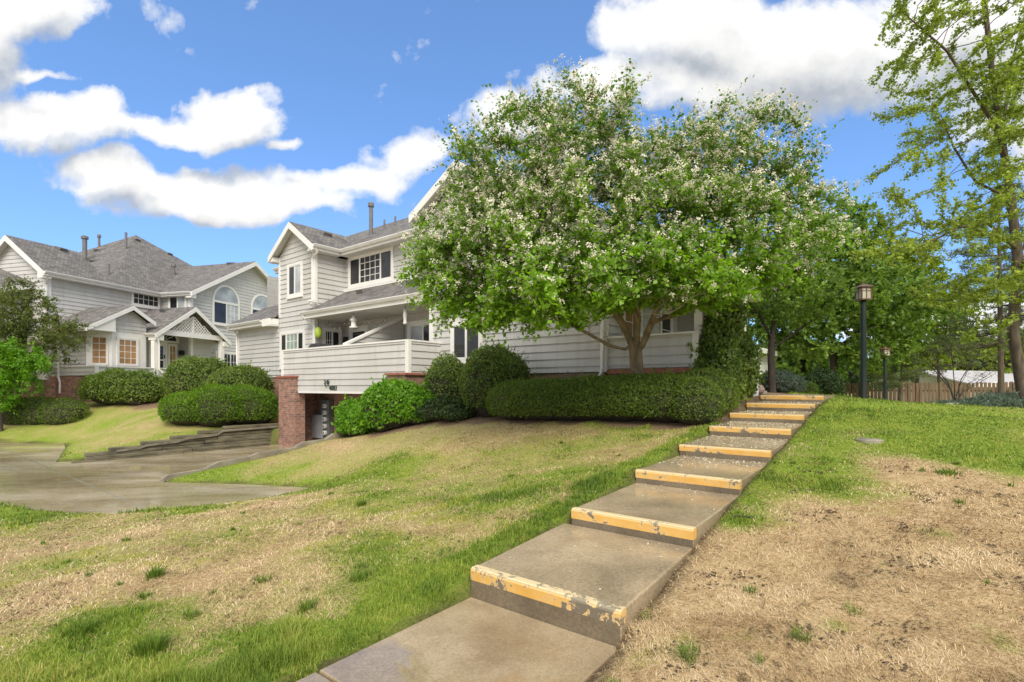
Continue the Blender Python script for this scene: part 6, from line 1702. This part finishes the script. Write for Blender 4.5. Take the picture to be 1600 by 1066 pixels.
def build_crumbs():
    """dark soil crumbs and bits of dead leaf, clustered, lying on the dead lawn"""
    rng = np.random.default_rng(98)
    x = rng.uniform(-4.5, 6, 140000); y = rng.uniform(1.8, 6.8, 140000); a, b = to_ab(x, y)
    pr = np.where(a < AR-.02, 1., np.where(a > ALb(b)+.35, .12, 0))*sstep(.50, .72, fbm(x*3.1+2, y*3.1, 4))*sstep(.45, .65, fbm(x*17, y*17+3, 2))
    pr = pr*(poly_sd(x, y, DRIVE) > .1)*(b < 7.2)
    k = rng.random(len(x)) < pr*.85; x, y = x[k], y[k]; n = len(x)
    s = (.003+.008*rng.random(n)**2.2)[:, None]; az = rng.random(n)*6.28
    u = np.c_[np.cos(az), np.sin(az), np.zeros(n)]; w = np.c_[-np.sin(az), np.cos(az), np.zeros(n)]; el = (1.+1.3*rng.random(n))[:, None]
    c = np.c_[x, y, gz(x, y)+.010]
    up = np.array([[0, 0, 1.]])
    v = np.stack([c+u*s*el, c+w*s, c-u*s*el*.9, c-w*s*.8, c+up*s*.7, c-up*s*.7], 1)+rng.normal(size=(n, 6, 3))*(s*.18)[:, None]
    i = np.arange(n)[:, None]*6
    f = np.concatenate([i+np.array([[p, q, 4]]) for p, q in ((0, 1), (1, 2), (2, 3), (3, 0))]+[i+np.array([[q, p, 5]]) for p, q in ((0, 1), (1, 2), (2, 3), (3, 0))])
    o = np_mesh('soil_crumbs', v.reshape(-1, 3), f, 'soil'); tag(o, 'dark crumbs of soil scattered over the dead straw coloured lawn', 'soil', kind='stuff')
    q = P(1160, 866, 4.6); q.z = float(gz(q.x, q.y))+.02
    mb = MB(); mb.tube([q+Vector((-.09, 0, .004)), q+Vector((-.02, .012, .006)), q+Vector((.09, -.01, 0))], [.006, .007, .004], 6)
    o = mb.build('fallen_twig', 'bark_dark'); tag(o, 'short dark twig lying on the dead lawn right of the lower steps', 'twig')
build_crumbs()
# ------------------------------------------------------------------ sky, sun, camera
def build_world():
    w = bpy.data.worlds.new('World'); bpy.context.scene.world = w; w.use_nodes = True
    nt = w.node_tree; bg = nt.nodes['Background']
    sky = nt.nodes.new('ShaderNodeTexSky'); sky.sky_type = 'NISHITA'; sky.sun_disc = False
    sky.sun_elevation = SUN_EL; sky.sun_rotation = SUN_ROT
    sky.altitude = 1600; sky.air_density = 1.0; sky.dust_density = .4; sky.ozone_density = 2.5
    sv = nt.nodes.new('ShaderNodeVectorMath'); sv.operation = 'ADD'; sv.inputs[1].default_value = (0, 0, .17)
    sn = nt.nodes.new('ShaderNodeVectorMath'); sn.operation = 'NORMALIZE'
    nt.links.new(nt.nodes.new('ShaderNodeTexCoord').outputs['Generated'], sv.inputs[0]); nt.links.new(sv.outputs[0], sn.inputs[0]); nt.links.new(sn.outputs[0], sky.inputs[0])
    hs = N(nt, 'ShaderNodeHueSaturation'); hs.inputs['Saturation'].default_value = SKY_SAT; hs.inputs['Value'].default_value = SKY_VAL
    nt.links.new(sky.outputs[0], hs.inputs['Color'])
    # clouds: soft blobs given by direction, ragged by fractal noise
    grp = bpy.data.node_groups.new('cloud_density', 'ShaderNodeTree')
    grp.interface.new_socket('Vector', in_out='INPUT', socket_type='NodeSocketVector')
    grp.interface.new_socket('Density', in_out='OUTPUT', socket_type='NodeSocketFloat')
    gi = grp.nodes.new('NodeGroupInput'); go = grp.nodes.new('NodeGroupOutput')
    v = gi.outputs[0]
    n0 = noise(grp, v, 5.5, 5, .55); 
    off = grp.nodes.new('ShaderNodeVectorMath'); off.operation = 'MULTIPLY_ADD'
    sub = grp.nodes.new('ShaderNodeVectorMath'); sub.operation = 'SUBTRACT'; sub.inputs[1].default_value = (.5, .5, .5)
    grp.links.new(n0.outputs['Color'], sub.inputs[0]); grp.links.new(sub.outputs[0], off.inputs[0])
    off.inputs[1].default_value = (.22, 0, .12); grp.links.new(v, off.inputs[2])
    best = None
    for px, py, rx, ry, amp in CLOUDS:
        c = ((px-800)/800, 0, (605-py)/800)
        s = grp.nodes.new('ShaderNodeVectorMath'); s.operation = 'SUBTRACT'; grp.links.new(off.outputs[0], s.inputs[0]); s.inputs[1].default_value = c
        m = grp.nodes.new('ShaderNodeVectorMath'); m.operation = 'MULTIPLY'; grp.links.new(s.outputs[0], m.inputs[0]); m.inputs[1].default_value = (800/rx, 0, 800/ry)
        l = grp.nodes.new('ShaderNodeVectorMath'); l.operation = 'LENGTH'; grp.links.new(m.outputs[0], l.inputs[0])
        q = math_(grp, 'MULTIPLY_ADD', l.outputs['Value'], -amp, amp)
        best = q if best is None else math_(grp, 'SMOOTH_MAX', best, q, .18)
    n1 = noise(grp, v, 6.5, 9, .58, .15)
    n2 = noise(grp, v, 15, 6, .6)
    d = math_(grp, 'ADD', best, math_(grp, 'MULTIPLY_ADD', n1.outputs[0], 1.5, -.75))
    d = math_(grp, 'ADD', d, math_(grp, 'MULTIPLY_ADD', n2.outputs[0], .5, -.25))
    grp.links.new(d, go.inputs[0])
    # direction -> plane coordinates (x/y, z/y)
    t = nt.nodes.new('ShaderNodeTexCoord').outputs['Generated']
    sp = nt.nodes.new('ShaderNodeSeparateXYZ'); nt.links.new(t, sp.inputs[0])
    yy = math_(nt, 'MAXIMUM', math_(nt, 'ABSOLUTE', sp.outputs[1]), .08)
    cb = nt.nodes.new('ShaderNodeCombineXYZ')
    nt.links.new(math_(nt, 'DIVIDE', sp.outputs[0], yy), cb.inputs[0]); nt.links.new(math_(nt, 'DIVIDE', sp.outputs[2], yy), cb.inputs[2])
    g1 = nt.nodes.new('ShaderNodeGroup'); g1.node_tree = grp; nt.links.new(cb.outputs[0], g1.inputs[0])
    ad = nt.nodes.new('ShaderNodeVectorMath'); ad.operation = 'ADD'; ad.inputs[1].default_value = (-.03, 0, .07); nt.links.new(cb.outputs[0], ad.inputs[0])
    g2 = nt.nodes.new('ShaderNodeGroup'); g2.node_tree = grp; nt.links.new(ad.outputs[0], g2.inputs[0])
    cov = ramp(nt, [(-.0, (0, 0, 0)), (.10, (.4,)*3), (.26, (.88,)*3), (.5, (1, 1, 1))], g1.outputs[0])
    # unseen overcast added behind and beside the camera to neutralise the ambient light
    bk = ramp(nt, [(0, (0, 0, 0)), (.30, (.9,)*3)], math_(nt, 'ADD', math_(nt, 'MULTIPLY_ADD', sp.outputs[1], -1., -.12), math_(nt, 'MULTIPLY', math_(nt, 'ABSOLUTE', sp.outputs[0]), .75), clamp=True))
    covf = math_(nt, 'MAXIMUM', cov.outputs[0], bk.outputs[0])
    lit = math_(nt, 'MULTIPLY_ADD', math_(nt, 'SUBTRACT', g1.outputs[0], g2.outputs[0]), .8, .60)
    thick = ramp(nt, [(.2, (1, 1, 1)), (1.0, (.80,)*3)], g2.outputs[0])
    shade = ramp(nt, [(.20, (.58, .63, .70)), (.48, (.80, .825, .86)), (.72, (.97, .97, .965)), (1, (1.04, 1.035, 1.02))], lit)
    cl = mixc(nt, 1., shade.outputs[0], thick.outputs[0], 'MULTIPLY')
    mul = nt.nodes.new('ShaderNodeVectorMath'); mul.operation = 'SCALE'; mul.inputs['Scale'].default_value = CLOUD_LUM
    nt.links.new(cl, mul.inputs[0])
    nt.links.new(mixc(nt, covf, hs.outputs[0], mul.outputs[0]), bg.inputs['Color'])
    bg.inputs['Strength'].default_value = SKY_STR
    w.cycles.sampling_method = 'MANUAL'; w.cycles.sample_map_resolution = 512

SUN_DIR = Vector((.10, -.72, .70)).normalized()
SUN_EL = math.asin(SUN_DIR.z); SUN_ROT = math.atan2(SUN_DIR.x, SUN_DIR.y)
SKY_STR, SKY_SAT, SKY_VAL, CLOUD_LUM = .12, 1.1, .90, 2.72
CLOUDS = [(40, 10, 130, 60, .9), (-40, 60, 100, 100, .9), (40, 110, 70, 12, .5), (70, 185, 135, 50, 1.), (230, 202, 190, 24, .7), (365, 188, 78, 42, 1.), (300, 208, 150, 18, .7),
          (170, 268, 90, 46, 1.), (255, 292, 175, 44, 1.), (350, 322, 210, 34, 1.1), (470, 295, 70, 40, .8), (560, 290, 120, 30, .55), (640, 250, 62, 50, .75), (440, 215, 40, 12, .5),
          (1080, 40, 180, 80, 1.2), (1240, 90, 280, 100, 1.3), (950, 130, 130, 48, .8), (800, 185, 110, 45, .6), (1130, 130, 260, 60, 1.), (1520, 60, 260, 110, 1.1),
          (1520, 520, 260, 70, .7), (1700, 200, 200, 120, .9), (1100, -320, 640, 200, 1.0), (800, -2700, 9000, 2550, 2.2)]  # last blob: unseen overhead cloud added to neutralise the ambient light
build_world()
s = bpy.data.lights.new('sun', 'SUN'); s.energy = 1.15; s.angle = R(34); s.color = (1., .94, .84)
so = bpy.data.objects.new('sun', s); so.rotation_euler = SUN_DIR.to_track_quat('Z', 'Y').to_euler(); so.location = (-20, -30, 40); C.objects.link(so)
cam = bpy.data.cameras.new('camera'); cam.lens = 18.0; cam.sensor_width = 36.0; cam.shift_y = 72/1600; cam.clip_end = 3000; cam.clip_start = .05
co = bpy.data.objects.new('camera', cam); co.location = (0, 0, CAMZ); co.rotation_euler = (R(90), 0, 0); C.objects.link(co)
sc = bpy.context.scene; sc.camera = co
sc.view_settings.view_transform = 'Standard'; sc.view_settings.look = 'None'; sc.view_settings.exposure = 1.68; sc.view_settings.gamma = 1.0
sc.render.resolution_x = 1024; sc.render.resolution_y = 682
